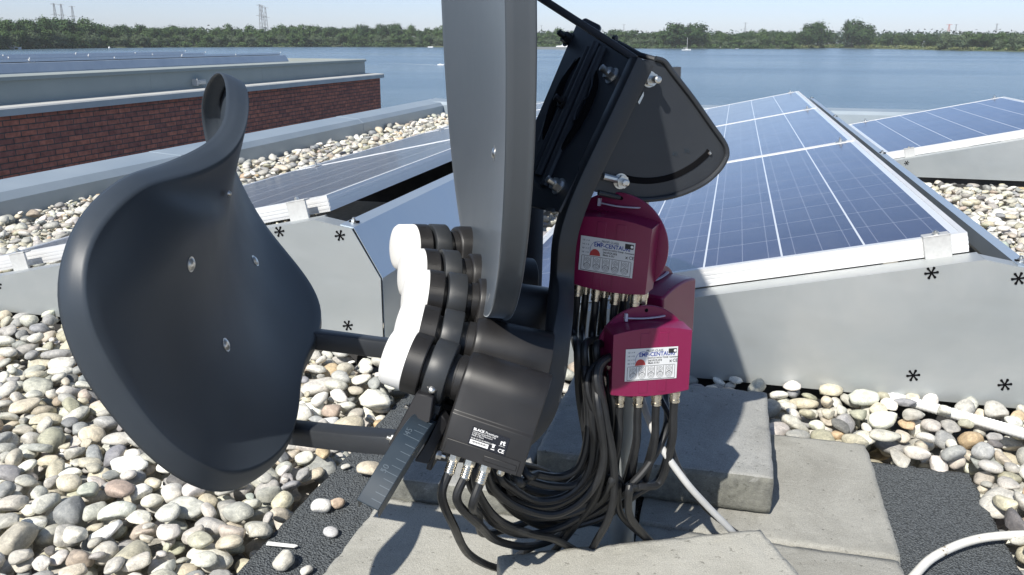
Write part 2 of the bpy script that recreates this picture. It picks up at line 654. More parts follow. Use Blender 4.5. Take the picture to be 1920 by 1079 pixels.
def ubox(mb, u0, u1, v0, v1, z0, z1):
    return mb.box(W((u0 + u1) / 2, (v0 + v1) / 2, (z0 + z1) / 2), UU * (abs(u1 - u0) / 2), VV * (abs(v1 - v0) / 2), ZZ * ((z1 - z0) / 2))


def plane_mesh(name, pts, mat, uvs=None, kind=None, parent=None):
    me = bpy.data.meshes.new(name)
    me.from_pydata([tuple(p) for p in pts], [], [tuple(range(len(pts)))])
    if uvs:
        l = me.uv_layers.new(name='UVMap')
        for i, q in enumerate(uvs):
            l.data[i].uv = q
    o = link(name, me, MT[mat], parent)
    if kind:
        o['kind'] = kind
    return o


# roof floor
plane_mesh('roof_floor', [W(-3.1, -2, -.058), W(7, -2, -.058), W(7, 8.45, -.058), W(-3.1, 8.45, -.058)], 'grit', kind='structure')

# roof edges
m = MB()
prof = [(-2.868, -.10), (-2.868, .068), (-2.905, .098), (-3.10, .112), (-3.135, .10), (-3.135, -7.0), (-3.10, -7.0), (-3.0, -.1)]
m.prism([W(u, -3, z) for u, z in prof], VV * 11.7)
for k in range(5):
    v0 = -.6 + 2.35 * k
    m.prism([W(u, v0, z) for u, z in [(-2.866, .0), (-2.866, .069), (-2.904, .1), (-3.10, .114), (-3.10, .112), (-2.906, .0978), (-2.869, .0675), (-2.869, 0)]], VV * .09)
tag(mk('roof_parapet', m, 'parapet', smooth=20), 'blue-grey metal roof edge running along the gravel towards the reflectors', 'roof edge')
m = MB()
m.prism([W(-3.1, 8.45 + a, z) for a, z in [(0, -.1), (0, .075), (.03, .105), (.26, .115), (.28, .10), (.28, -7), (.25, -7), (.1, -.1)]], UU * 11)
tag(mk('roof_parapet', m, 'parapet', smooth=20), 'pale metal roof edge at the far end behind the solar panels, against the water', 'roof edge')

# ------------------------------------------------------------------ solar arrays
TAU = R(12.35)
PW, PL, FT = .992, 1.65, .038


def solar_panel(u_hi, v0, z_hi, label, group='solar panels on the gravel roof'):
    """module whose high edge is at u_hi; x axis of the module runs down the slope to the left"""
    root = empty('solar_panel', W(u_hi, v0, z_hi), label, 'solar panel', group)
    dx = W(-math.cos(TAU), 0, 0) + Vector((0, 0, -math.sin(TAU)))
    nz = W(-math.sin(TAU), 0, 0) + Vector((0, 0, math.cos(TAU)))
    P0 = W(u_hi, v0, z_hi)

    def q(x, y, z):
        return P0 + dx * x + VV * y + nz * z
    f = MB()

    def bar(x0, x1, y0, y1, z0, z1):
        f.box((q(x0, y0, z0) + q(x1, y1, z1)) / 2, dx * ((x1 - x0) / 2), VV * ((y1 - y0) / 2), nz * ((z1 - z0) / 2))
    fw = .011
    for x0, x1, y0, y1 in ((0, PW, 0, fw), (0, PW, PL - fw, PL), (0, fw, fw, PL - fw), (PW - fw, PW, fw, PL - fw)):
        bar(x0, x1, y0, y1, -FT, 0)
    for z in (-.010, -.018, -.027):       # grooves of the extrusion: raised fins on the outer sides
        bar(.002, PW - .002, -.0008, -.0001, z - .0045, z + .0012)
        bar(-.0010, -.0001, .002, PL - .002, z - .0045, z + .0012)
    mk('frame', f, 'alu', root, 30)
    g = [q(fw, fw, -.0015), q(PW - fw, fw, -.0015), q(PW - fw, PL - fw, -.0015), q(fw, PL - fw, -.0015)]
    me = bpy.data.meshes.new('glass')
    me.from_pydata([tuple(p) for p in g], [], [(3, 2, 1, 0)])
    l = me.uv_layers.new(name='UVMap')
    for i, uvq in enumerate([(fw, PL - fw), (PW - fw, PL - fw), (PW - fw, fw), (fw, fw)]):
        l.data[i].uv = uvq
    link('glass', me, MT['solar'], root)
    b = MB()
    b.box((q(fw, fw, -.006) + q(PW - fw, PL - fw, -.008)) / 2, dx * (PW / 2 - fw), VV * (PL / 2 - fw), nz * .001)
    mk('backsheet', b, 'conduit', root)
    return root


def star(mb, c, r=.0125):
    """six-armed slot in the plane of an end plate (plane spanned by UU and ZZ)"""
    for k in range(6):
        a = R(60 * k + 12)
        d = UU * math.cos(a) + ZZ * math.sin(a)
        e = UU * -math.sin(a) + ZZ * math.cos(a)
        poly = []
        for s_, t_ in ((.1, .09), (.62, .13), (.85, .20), (1, .12), (1, -.12), (.85, -.20), (.62, -.13), (.1, -.09)):
            poly.append(c + d * (s_ * r) + e * (t_ * r))
        mb.prism(poly, VV * -.0012)
    mb.prism([c + (UU * math.cos(R(60 * k)) + ZZ * math.sin(R(60 * k))) * r * .26 for k in range(6)], VV * -.0012)


def rack(u_hi, v0, n, label, low=.96, stars=True, z0=0., clamps=True):
    root = empty('panel_rack', W(u_hi, v0, z0), label, 'panel rack', 'galvanised racks under the solar panels')
    zt = lambda r: z0 + .327 + .219 * (r - .020)
    poly = [(-low, z0 + .042), (-low, zt(-low)), (.020, z0 + .327), (.108, z0 + .312), (.172, z0 + .203), (.172, z0 + .042)]
    vf = v0 - .066
    m = MB()
    m.prism([W(u_hi + a, vf, z) for a, z in poly], VV * .0025)
    # returned lip along the sloping top, lit from above
    m.prism([W(u_hi + a, vf + .0025, z) for a, z in [(-low, zt(-low) - .0025), (.020, z0 + .3245), (.020, z0 + .327), (-low, zt(-low))]], VV * .0605)
    m.prism([W(u_hi + a, vf + .0025, z) for a, z in [(.0205, z0 + .3245), (.108, z0 + .3095), (.108, z0 + .312), (.0205, z0 + .327)]], VV * .045)
    m.prism([W(u_hi + a, vf + .0025, z) for a, z in [(-low, z0 + .042), (.172, z0 + .042), (.172, z0 + .0445), (-low, z0 + .0445)]], VV * .06)
    # a long faint scratch and a small drain hole on the sheet
    pl = mk('end_plate', m, 'galv', root, 20)
    if stars:
        for a, z in ((-.067, .296), (-.073, .090), (.080, .296), (.088, .088), (-.865, .112)):
            h = MB()
            star(h, W(u_hi + a, vf - .0002, z0 + z))
            mk('slot', h, 'dark', pl, 0)
    # black strip filling the gap under the plate
    m = MB()
    ubox(m, u_hi - low, u_hi + .16, vf + .03, vf + .07, z0 - .02, z0 + .041)
    mk('gap_strip', m, 'bitumen', root)
    # wind deflector behind the high edge
    L = n * (PL + .02)
    m = MB()
    m.prism([W(u_hi + a, v0 - .058, z) for a, z in [(.078, z0 + .319), (.110, z0 + .314), (.174, z0 + .203), (.174, z0 + .03), (.172, z0 + .03), (.172, z0 + .2025), (.109, z0 + .312), (.080, z0 + .3165), (.080, z0 + .285), (.078, z0 + .285)]], VV * (L + .068))
    df = mk('wind_deflector', m, 'deflector', root, 20)
    for k in range(n + 1):
        h = MB()
        vb = min(v0 - .02 + k * (PL + .02), v0 + L - .06)
        ubox(h, u_hi + .083, u_hi + .106, vb - .004, vb + .004, z0 + .3165, z0 + .3205)
        mk('slot', h, 'dark', df)
        h = MB()
        hexbolt(h, W(u_hi + .093, vb, z0 + .3172), ZZ, .0062, .005, .004)
        mk('bolt', h, 'zinc', df)
    # dark base rail under the modules
    for k in range(n + 1):
        m = MB()
        vb = min(v0 + .0 + k * (PL + .02), v0 + L - .05)
        m.prism([W(u_hi + a, vb + .01, z) for a, z in [(-low + .02, z0 + .03), (-low + .02, zt(-low + .02) - .012), (.02, z0 + .31), (.02, z0 + .03)]], VV * .004)
        mk('support', m, 'bitumen', root)
    if clamps:
        ct, st = math.cos(TAU), math.sin(TAU)
        for k in range(n + 1):
            for x in (.055, .87):
                m = MB()
                vb = v0 + k * (PL + .02) - (.0 if k else 0)
                c = W(u_hi - x * ct, 0, 0)
                zz = z0 + .3635 - x * st
                nz = W(-st, 0, 0) + Vector((0, 0, ct))
                dx = W(ct, 0, 0) + Vector((0, 0, st))
                if k == 0:
                    p = W(u_hi - x * ct, vb, zz)
                    m.box(p + VV * -.007 + nz * -.019, dx * .024, VV * .0035, nz * .024)
                    m.box(p + VV * .003 + nz * .0022, dx * .024, VV * .0135, nz * .0018)
                    b = mk('clamp', m, 'clamp_alu', root, 20, .0006, 1)
                    h = MB()
                    hexbolt(h, p + nz * .004, nz, .006, .005, .002, .0075)
                    mk('bolt', h, 'zinc', b)
                else:
                    p = W(u_hi - x * ct, vb - .01, zz)
                    m.box(p + nz * .0022, dx * .018, VV * .016, nz * .0016)
                    hexbolt(m, p + nz * .0038, nz, .006, .006, .006, .0075)
                    mk('clamp', m, 'zinc', root, 20)
    return root


UR, UL, V0, ZH = .4466, -.9000, 1.7613, .3635
ORD = ['nearest', 'middle', 'farthest']
for k in range(3):
    solar_panel(UR, V0 + k * (PL + .02), ZH, ['nearest blue solar panel with its silver front frame, right of the magenta switches', 'second blue solar panel of the right hand row, between two others', 'farthest blue solar panel of the right hand row, next to the water'][k])
    solar_panel(UL, V0 + .04 + k * (PL + .02), ZH, ['nearest solar panel of the row behind the left reflector, glinting grey', 'second solar panel of the row behind the left reflector, under its white divider', 'farthest solar panel of the row left of the tall reflector'][k])
rack(UR, V0, 3, 'galvanised rack with a big plain end plate right of the magenta switches')
rack(UL, V0, 3, 'galvanised rack with a cut corner, behind the white feed caps')
solar_panel(UR + 1.30, 4.86, ZH, 'lone blue solar panel standing apart at the far right')
rack(UR + 1.30, 4.86, 1, 'short galvanised rack under the lone panel at the far right')

# ------------------------------------------------------------------ slabs and mats
def slab(u0, u1, v0, v1, z0, z1, mat, label, rot=0., bev=.0042, seed=0):
    g = random.Random(seed)
    m = MB()
    if rot:
        pass
    me = bpy.data.meshes.new('paving_slab')
    bm = bmesh.new()
    bmesh.ops.create_cube(bm, size=1)
    bmesh.ops.bevel(bm, geom=[e for e in bm.edges], offset=.012, segments=1, affect='EDGES')
    bmesh.ops.subdivide_edges(bm, edges=bm.edges[:], cuts=0)
    bm.free()
    bm = bmesh.new()
    lx, ly, lz = u1 - u0, v1 - v0, z1 - z0
    nx, ny, nz_ = 40, 40, 6
    # box surface as grid so that edges can be worn
    vid = {}

    def vert(i, j, k):
        if (i, j, k) not in vid:
            vid[i, j, k] = bm.verts.new((i / nx - .5, j / ny - .5, k / nz_ - .5))
        return vid[i, j, k]
    for i in range(nx):
        for j in range(ny):
            bm.faces.new((vert(i, j, nz_), vert(i + 1, j, nz_), vert(i + 1, j + 1, nz_), vert(i, j + 1, nz_)))
            bm.faces.new((vert(i, j, 0), vert(i, j + 1, 0), vert(i + 1, j + 1, 0), vert(i + 1, j, 0)))
    for i in range(nx):
        for k in range(nz_):
            bm.faces.new((vert(i, 0, k), vert(i + 1, 0, k), vert(i + 1, 0, k + 1), vert(i, 0, k + 1)))
            bm.faces.new((vert(i, ny, k), vert(i, ny, k + 1), vert(i + 1, ny, k + 1), vert(i + 1, ny, k)))
    for j in range(ny):
        for k in range(nz_):
            bm.faces.new((vert(0, j, k), vert(0, j, k + 1), vert(0, j + 1, k + 1), vert(0, j + 1, k)))
            bm.faces.new((vert(nx, j, k), vert(nx, j + 1, k), vert(nx, j + 1, k + 1), vert(nx, j, k + 1)))
    from mathutils import noise as mn
    for q in bm.verts:
        x, y, z = q.co.x * lx, q.co.y * ly, q.co.z * lz
        hx, hy, hz = lx / 2 - bev, ly / 2 - bev, lz / 2 - bev
        c = Vector((max(-hx, min(hx, x)), max(-hy, min(hy, y)), max(-hz, min(hz, z))))
        d = Vector((x, y, z)) - c
        if d.length > 1e-9:
            d = d.normalized() * bev
        edge = (abs(abs(x) - lx / 2) < .02) + (abs(abs(y) - ly / 2) < .02) + (abs(abs(z) - lz / 2) < .004)
        p = c + d
        s_ = Vector((seed * 3.1, 0, 0))
        k = mn.noise(p * 38 + s_) * .6 + mn.noise(p * 110 + s_) * .4
        if edge >= 2:
            p -= d.normalized() * max(0, k) * .006 if d.length > 0 else Vector()
        p += Vector((mn.noise(p * 25 + s_), mn.noise(p * 25 + s_ + Vector((9, 0, 0))), 0)) * (.0007 if edge < 2 else .0014)
        q.co = p
    bmesh.ops.recalc_face_normals(bm, faces=bm.faces)
    bm.to_mesh(me)
    bm.free()
    finish(me, True)
    o = link('paving_slab', me, MT[mat])
    o.location = W((u0 + u1) / 2, (v0 + v1) / 2, (z0 + z1) / 2)
    o.rotation_euler = (0, 0, -PH + rot)
    return tag(o, label, 'paving slab', 'concrete paving slabs weighing down the mast')


slab(-.090, .261, 1.098, 1.447, .001, .050, 'conc_mid', 'stained concrete slab lying lowest at the right, on the rubber mat', seed=1)
slab(-.470, -.096, .70, 1.072, .001, .050, 'conc_light', 'pale concrete slab under the ruler rail, on the left mat', seed=2)
slab(-.470, -.262, 1.078, 1.44, .001, .079, 'conc_dark', 'grey shaded slab behind the rail with a mossy front edge', seed=3)
slab(-.255, .0945, 1.160, 1.487, .052, .111, 'conc_dark', 'dark weathered slab on top behind the cables, chipped at its corner', seed=4, bev=.005)
slab(-.09, .258, .60, 1.094, .001, .049, 'conc_mid', 'concrete slab mostly hidden under the nearest front slab', seed=5)
# front slab, turned the other way
fs = slab(-.1725, .1725, -.1725, .1725, .052, .110, 'conc_light', 'clean pale concrete slab nearest the camera, turned out of line', seed=6)
fr_ = R(10.4)
e1, e2 = Vector((math.cos(fr_), math.sin(fr_), 0)), Vector((math.sin(fr_), -math.cos(fr_), 0))
fc = Vector((-.018, .912, 0)) + e1 * .1725 + e2 * .1725
fs.location = (fc.x, fc.y, .081)
fs.rotation_euler = (0, 0, fr_)


def mat_(u0, u1, v0, v1, label, seed):
    me = bpy.data.meshes.new('rubber_mat')
    bm = bmesh.new()
    n = 90
    g = [[None] * (n + 1) for _ in range(n + 1)]
    rr = random.Random(seed)
    for i in range(n + 1):
        for j in range(n + 1):
            jit = .0016 if i in (0, n) or j in (0, n) else 0
            p = W(u0 + (u1 - u0) * i / n + rr.uniform(-jit, jit), v0 + (v1 - v0) * j / n + rr.uniform(-jit, jit), 0)
            p.z = -.003 + rr.uniform(-.0007, .0007)
            g[i][j] = bm.verts.new(p)
    for i in range(n):
        for j in range(n):
            bm.faces.new((g[i][j], g[i + 1][j], g[i + 1][j + 1], g[i][j + 1]))
    bm.to_mesh(me)
    bm.free()
    finish(me, True)
    o = link('rubber_mat', me, MT['rubber'])
    s = o.modifiers.new('thickness', 'SOLIDIFY')
    s.thickness = .022
    s.offset = -1
    return tag(o, label, 'rubber mat', 'black rubber crumb mats')


mat_(-.623, -.095, .55, 1.64, 'black rubber crumb mat at the left with loose pebbles on it', 1)
mat_(-.091, .437, .80, 1.488, 'black rubber crumb mat at the right, crossed by a worn white cable', 2)

# ------------------------------------------------------------------ gravel
def ico(sub):
    bm = bmesh.new()
    bmesh.ops.create_icosphere(bm, subdivisions=sub, radius=1)
    bm.verts.ensure_lookup_table()
    v = np.array([q.co[:] for q in bm.verts])
    f = np.array([[q.index for q in p.verts] for p in bm.faces])
    bm.free()
    return v, f


def stone_shapes(sub, n, r):
    v, f = ico(sub)
    out = []
    for i in range(n):
        e = r.uniform(.72, 1.0)
        q = np.sign(v) * np.abs(v) ** e
        q /= np.linalg.norm(q, axis=1, keepdims=True) ** r.uniform(.55, 1.0)
        d = np.zeros(len(v))
        for k in range(5):
            a = r.normal(size=3) * (1.1 + .5 * k)
            d += np.sin(v @ a + r.uniform(0, 6.28)) * (.085 / (1 + .45 * k))
        # a worn facet or two
        s = q * (1 + d[:, None])
        for k in range(r.integers(2, 7)):
            nn = r.normal(size=3)
            nn /= np.linalg.norm(nn)
            lim = r.uniform(.52, .86)
            h = s @ nn
            over = np.maximum(h - lim, 0)
            s -= over[:, None] * nn * .82
        s /= np.abs(s).max(0)
        out.append(s)
    return out, f


PAL = np.array([(.72, .715, .69), (.56, .555, .53), (.46, .46, .44), (.52, .49, .41), (.37, .375, .365), (.30, .31, .32), (.25, .265, .29), (.50, .39, .27), (.16, .16, .165), (.38, .38, .31), (.47, .44, .39), (.36, .31, .27)])
PWT = np.array([.13, .18, .20, .12, .13, .09, .045, .022, .015, .06, .05, .02])
PWT = PWT / PWT.sum()


def stone_colour(r):
    c = PAL[r.choice(len(PAL), p=PWT)]
    return np.clip(c * r.uniform(.90, 1.20) * (1 + r.normal(size=3) * .018) * np.array([1.01, .985, .935]), .02, .8)


SH3, F3 = stone_shapes(3, 14, rng)
SH2, F2 = stone_shapes(2, 14, rng)
CELL = .006
U0g, V0g = -2.9, .25
nu, nv = int(6.6 / CELL), int(8.3 / CELL)
hm = np.full((nu, nv), -.056)
uu_ = U0g + (np.arange(nu) + .5) * CELL
vv_ = V0g + (np.arange(nv) + .5) * CELL
BIG = 9.


def block(u0, u1, v0, v1):
    a, b = np.searchsorted(uu_, [u0, u1])
    c_, d_ = np.searchsorted(vv_, [v0, v1])
    hm[a:b, c_:d_] = BIG


block(-.617, .431, .2, 1.482)
block(-.617, -.10, 1.4, 1.634)
ARR = [(UR, V0, 3), (UL, V0, 3), (UR + 1.3, 4.86, 1)]
for u_hi, v0, n in ARR:
    block(u_hi - .90, u_hi + .165, v0 + .05, v0 + n * 1.67 - .02)
block(-.9 + 1.347 - .96 - .01, .4466 + .17, 1.700, 1.79)
block(-.9 - .97, -.9 + .17, 1.700, 1.83)

CONDUIT = [G(x_, y_, .040) for x_, y_ in ((1440, 690), (1500, 700), (1560, 714), (1640, 736), (1740, 763), (1830, 788), (1925, 815), (2050, 850))]
for a_, b_ in zip(CONDUIT, CONDUIT[1:]):
    for t_ in np.linspace(0, 1, 40):
        q_ = a_.lerp(b_, t_)
        i_, j_ = int((q_.x * CU - q_.y * SU - U0g) / CELL), int((q_.x * SU + q_.y * CU - V0g) / CELL)
        hm[i_ - 1:i_ + 2, j_ - 1:j_ + 2] = np.maximum(hm[i_ - 1:i_ + 2, j_ - 1:j_ + 2], .04)
stones_v, stones_f, stones_c = [], [], []


def add_stone(shape, faces, axes, Rm, pos, colr, acc, off):
    p = (shape * axes) @ Rm.T + pos
    acc[0].append(p)
    acc[1].append(faces + off)
    acc[2].append(np.repeat(colr[None], len(p), 0))
    return off + len(p)


def rotm(yaw, tilt, tdir):
    c, s = math.cos(yaw), math.sin(yaw)
    Z = np.array([[c, -s, 0], [s, c, 0], [0, 0, 1]])
    k = np.array([math.cos(tdir), math.sin(tdir), 0])
    K = np.array([[0, -k[2], k[1]], [k[2], 0, -k[0]], [-k[1], k[0], 0]])
    return (np.eye(3) + math.sin(tilt) * K + (1 - math.cos(tilt)) * K @ K) @ Z


# sampling areas (u0,u1,v0,v1,count)
areas = [(-2.0, -.55, .70, 1.75, 4600), (-2.86, -1.5, 1.4, 2.6, 1700), (-2.86, -1.78, 2.5, 4.5, 2300), (-2.86, -1.78, 4.5, 8.4, 3300),
         (-.75, .65, 1.45, 1.75, 2200), (-.74, -.50, 1.7, 5.4, 1400), (.40, 1.25, .85, 1.78, 4200), (.60, 1.5, 1.7, 3.2, 1700), (.60, 3.2, 3.2, 4.95, 3300), (-.3, .2, 1.45, 1.74, 300),
         (-1.9, -.56, .75, 1.76, -4200), (.42, 1.2, .85, 1.76, -3600), (-2.86, -1.6, 1.4, 3.4, -1500), (.62, 1.5, 1.7, 3.6, -1500)]
areas += [(-2.86, -.60, .28, 1.72, 5200), (.42, 2.6, .28, 1.72, 3600), (-2.86, -1.84, 1.7, 3.4, 1500), (.62, 2.4, 1.7, 4.9, 2600)]     # just outside the frame too
n_in = len(areas) - 4
acc = [[], [], []]
off = 0
bygone = 0
for ia_, (a0, a1, b0, b1, cnt) in enumerate(areas):
    # skip what the photo cannot show
    small = cnt < 0
    for _ in range(abs(cnt)):
        best = None
        far = b0 > 2.4
        s = float(np.clip(rng.lognormal(math.log(.0178), .30), .0085, .034))
        if small:
            s = float(rng.uniform(.0065, .0115))
        ax = np.array([s * rng.uniform(1.0, 1.5), s * rng.uniform(.8, 1.05), s * rng.uniform(.42, .78)])
        for tr in range(4):
            u, v = rng.uniform(a0, a1), rng.uniform(b0, b1)
            x, y = u * CU + v * SU, -u * SU + v * CU
            P, d = proj_np(np.array([x, y, 0.]))
            if ia_ >= n_in and .3 < y and -150 < P[0] < 2070 and P[1] < 1230:
                continue
            if ia_ < n_in and (y < .3 or P[0] < -160 or P[0] > 2080 or P[1] > 1240 or P[1] < 60):
                continue
            i0, j0 = int((u - U0g) / CELL), int((v - V0g) / CELL)
            if not (8 < i0 < nu - 8 and 8 < j0 < nv - 8):
                continue
            h0 = hm[i0 - 2:i0 + 3:2, j0 - 2:j0 + 3:2].max()
            if h0 > .05:
                continue
            sc = h0 + rng.uniform(0, .006)
            if best is None or sc < best[0]:
                best = (sc, u, v, i0, j0)
        rise_ = .030 * float(np.clip((best[2] - 1.45) / .2, 0, 1)) if best is not None and best[2] < 1.9 else 0.
        if best is None or best[0] > .016 + rise_:
            bygone += 1
            continue
        _, u, v, i0, j0 = best
        Rm = rotm(rng.uniform(0, 6.283), abs(rng.normal()) * .38, rng.uniform(0, 6.283))
        A = Rm @ np.diag(1 / ax ** 2) @ Rm.T
        w_ = int(ax.max() / CELL) + 1
        i1, i2, j1, j2 = i0 - w_, i0 + w_ + 1, j0 - w_, j0 + w_ + 1
        if i1 < 0 or j1 < 0 or i2 >= nu or j2 >= nv:
            continue
        dx = (uu_[i1:i2] - u)[:, None]
        dy = (vv_[j1:j2] - v)[None, :]
        # A is in a frame rotated with the roof, which is fine for a random stone
        B = A[0, 2] * dx + A[1, 2] * dy
        C = A[0, 0] * dx ** 2 + A[1, 1] * dy ** 2 + 2 * A[0, 1] * dx * dy - 1
        disc = B ** 2 - A[2, 2] * C
        ok = disc > 0
        sq = np.sqrt(np.where(ok, disc, 0))
        zt, zb = (-B + sq) / A[2, 2], (-B - sq) / A[2, 2]
        H = hm[i1:i2, j1:j2]
        core = ok & (sq / A[2, 2] > .25 * ax[2])
        if (H[core] > 1).any():
            continue
        need = np.where(core, H - zb, -9)
        srt = np.sort(need[core])
        z = srt[int(len(srt) * .955) - 1] - .001 if len(srt) > 6 else need.max()
        if z + zt[ok].max() > .034 + rise_:
            continue
        hm[i1:i2, j1:j2] = np.where(ok, np.maximum(H, z + zt), H)
        # rotate from roof frame to world
        Rw = np.array([[CU, SU, 0], [-SU, CU, 0], [0, 0, 1]]) @ Rm
        pw = W(u, v, z)
        near = b0 < 1.5 and pw.y < 1.9 and ia_ < n_in
        shp, fcs = (SH3, F3) if near and pw.y < 1.55 else (SH2, F2)
        off = add_stone(shp[rng.integers(14)], fcs, ax, Rw, np.array(pw), stone_colour(rng), acc, off)


def stone_mesh(name, acc):
    V = np.concatenate(acc[0]).astype(np.float32)
    Fc = np.concatenate(acc[1]).astype(np.int32)
    Cc = np.concatenate(acc[2]).astype(np.float32)
    me = bpy.data.meshes.new(name)
    me.vertices.add(len(V))
    me.vertices.foreach_set('co', V.ravel())
    me.loops.add(Fc.size)
    me.loops.foreach_set('vertex_index', Fc.ravel())
    me.polygons.add(len(Fc))
    me.polygons.foreach_set('loop_start', np.arange(0, Fc.size, 3, dtype=np.int32))
    me.polygons.foreach_set('use_smooth', np.ones(len(Fc), dtype=bool))
    at = me.attributes.new('stone', 'FLOAT_COLOR', 'POINT')
    at.data.foreach_set('color', np.concatenate([Cc, np.ones((len(Cc), 1), np.float32)], 1).ravel())
    me.update()
    me.validate()
    return link(name, me, MT['pebble'])


print('stones', len(acc[0]), 'verts', off, 'skipped', bygone)
gv = stone_mesh('gravel', acc)
gv['kind'] = 'stuff'

# loose pebbles on the mats, things of their own
for (px, py, z, rx, ry, rz, col_, lab) in [
    (603, 957, 0, .0165, .0155, .011, (.74, .73, .70), 'round white pebble alone on the left mat'),
    (633, 950, 0, .0135, .009, .008, (.55, .43, .33), 'small tan pebble beside the round white one'),
    (620, 1002, 0, .013, .0105, .006, (.48, .48, .49), 'flat grey chip near the pale slab edge'),
    (534, 1060, 0, .019, .015, .012, (.60, .58, .52), 'cream pebble on the left mat at the bottom'),
    (648, 878, 0, .009, .007, .004, (.66, .64, .58), 'tiny white pebble on the mat beside the rail'),
    (693, 888, 0, .022, .021, .012, (.56, .50, .40), 'broad beige pebble half hidden by the ruler rail'),
    (1772, 866, 0, .016, .015, .013, (.62, .60, .57), 'veined white pebble at the edge of the right mat'),
    (575, 1075, 0, .010, .008, .006, (.62, .60, .56), 'pale pebble at the bottom beside the slab')]:
    a3 = [[], [], []]
    p = G(px, py, z)
    p.z = z + rz * .75
    add_stone(SH3[rng.integers(14)], F3, np.array([rx, ry, rz]), rotm(rng.uniform(0, 6), .08, 1), np.array(p), np.array(col_), a3, 0)
    tag(stone_mesh('pebble', a3), lab, 'pebble')

# white plastic strip on the mat
m = MB()
a, b = G(500, 1021, .002), G(554, 1025, .002)
d = (b - a).normalized()
nrm = Vector((-d.y, d.x, 0))
m.prism([a - nrm * .003, b - nrm * .0045, b + d * .004, b + nrm * .002, a + nrm * .005], (0, 0, .0022))
tag(mk('plastic_strip', m, 'conduit', bevel=.0005), 'thin white plastic strip dropped on the left mat', 'plastic strip')

# white conduit and cables on the gravel
m = MB()
pts = spline([CONDUIT[0] + Vector((-.06, .03, -.03))] + CONDUIT, 26)
rad = [.0098 + (.0010 if i % 2 else 0) for i in range(len(pts))]
m.tube(pts, rad, 14)
tag(mk('conduit_pipe', m, 'conduit', smooth=60), 'white corrugated conduit pipe lying on the gravel before the end plate', 'pipe')
m = MB()
m.tube(spline([G(1660, 1150, .012), G(1715, 1079, .012), G(1757, 1041, .014), G(1830, 1012, .014), G(1920, 1003, .016), G(2050, 1003, .02)], 12), .0063, 12)
tag(mk('white_cable', m, 'worn_white'), 'worn white cable arching over the right mat', 'cable')


# ------------------------------------------------------------------ the two-reflector antenna
SUBP = [-0.32873, 0.96566, 0.4666, -0.16595, 0.03014, 0.19704, 0.26486, 0.17878, 2.3, -0.44722, 2.2422, 0.06864, 0.6132, -6.20894, 5.05611, -4.57117, 0.02062, 0.00723, 0.15416, 0.04446, 0.01675, 0.07785, -0.09244, 0.04147]
MAINP = [-0.00857, 1.26269, 0.3541, 0.14557, -0.03999, 0.14084, 0.40653, 0.42876, 2.14117, 0.3077, 0.27541, 0.02772, 0.00625]
dish = empty('satellite_dish', (.15, 1.04, .0), 'anthracite satellite antenna with a tall reflector, a curved saddle reflector and a ruler rail', 'satellite dish')


def polar_shell(name, face, rim_rings, parent, mat, nt_=144, nr=26, thick=.0018, shape=None):
    """face(rho, t) -> points ; rim_rings list of (nt,3) arrays outside the face"""
    t = np.linspace(0, 2 * np.pi, nt_ + 1)[:-1]
    vs = [face(np.zeros(1), np.zeros(1))[0]]
    for r in np.linspace(0, 1, nr + 1)[1:]:
        vs += list(face(np.full(nt_, r), t))
    for ring in rim_rings:
        vs += list(ring)
    if shape is not None:
        vs = shape(np.array(vs), nt_, nr, len(rim_rings))
    fsx = [(0, 1 + i, 1 + (i + 1) % nt_) for i in range(nt_)]
    tot = nr + len(rim_rings)
    for k in range(tot - 1):
        a, b = 1 + k * nt_, 1 + (k + 1) * nt_
        for i in range(nt_):
            j = (i + 1) % nt_
            fsx.append((a + i, b + i, b + j, a + j))
    me = bpy.data.meshes.new(name)
    me.from_pydata([tuple(map(float, q)) for q in vs], [], fsx)
    finish(me, True)
    o = link(name, me, MT[mat], parent)
    s = o.modifiers.new('sheet', 'SOLIDIFY')
    s.thickness = thick
    s.offset = 0
    return o


# --- saddle reflector (fitted surface) ---
def sub_frame():
    y, pi_, r = SUBP[3:6]
    U = np.array([math.sin(y), math.cos(y), 0])
    N = np.array([math.cos(y), -math.sin(y), 0])
    V = np.array([0, 0, 1.])
    N2 = N * math.cos(pi_) + V * math.sin(pi_)
    V2 = V * math.cos(pi_) - N * math.sin(pi_)
    return U * math.cos(r) + V2 * math.sin(r), V2 * math.cos(r) - U * math.sin(r), N2


SU_, SV_, SN_ = sub_frame()
SK = SUBP[9:16]


def sub_surf(u, v):
    k = SK
    s = k[0] * u * u + k[1] * v * v + k[2] * u * v + k[3] * u ** 3 + k[4] * v ** 3 + k[5] * u * v * v + k[6] * u * u * v
    return np.array(SUBP[:3]) + u[..., None] * SU_ + v[..., None] * SV_ + s[..., None] * SN_


def sub_nrm(u, v):
    k = SK
    su = 2 * k[0] * u + k[2] * v + 3 * k[3] * u * u + k[5] * v * v + 2 * k[6] * u * v
    sv = 2 * k[1] * v + k[2] * u + 3 * k[4] * v * v + 2 * k[5] * u * v + k[6] * u * u
    n = SN_ - su[..., None] * SU_ - sv[..., None] * SV_
    return n / np.linalg.norm(n, axis=-1, keepdims=True)


def sub_rim(t, off=0):
    a, b = SUBP[6:8]
    h = SUBP[18:24]
    r = 1 + sum(h[2 * i] * np.cos(k * t) + h[2 * i + 1] * np.sin(k * t) for i, k in enumerate((2, 3, 4)))
    return a * r * np.cos(t) + off * np.cos(t), b * r * np.sin(t) + off * np.sin(t)


def sub_face(rho, t):
    u, v = sub_rim(t)
    return sub_surf(u * rho, v * rho)


tt = np.linspace(0, 2 * np.pi, 145)[:-1]
sw, so_ = SUBP[16], SUBP[17]


def sub_ring(off, back):
    u, v = sub_rim(tt, off)
    return sub_surf(u, v) - back * sub_nrm(u, v)


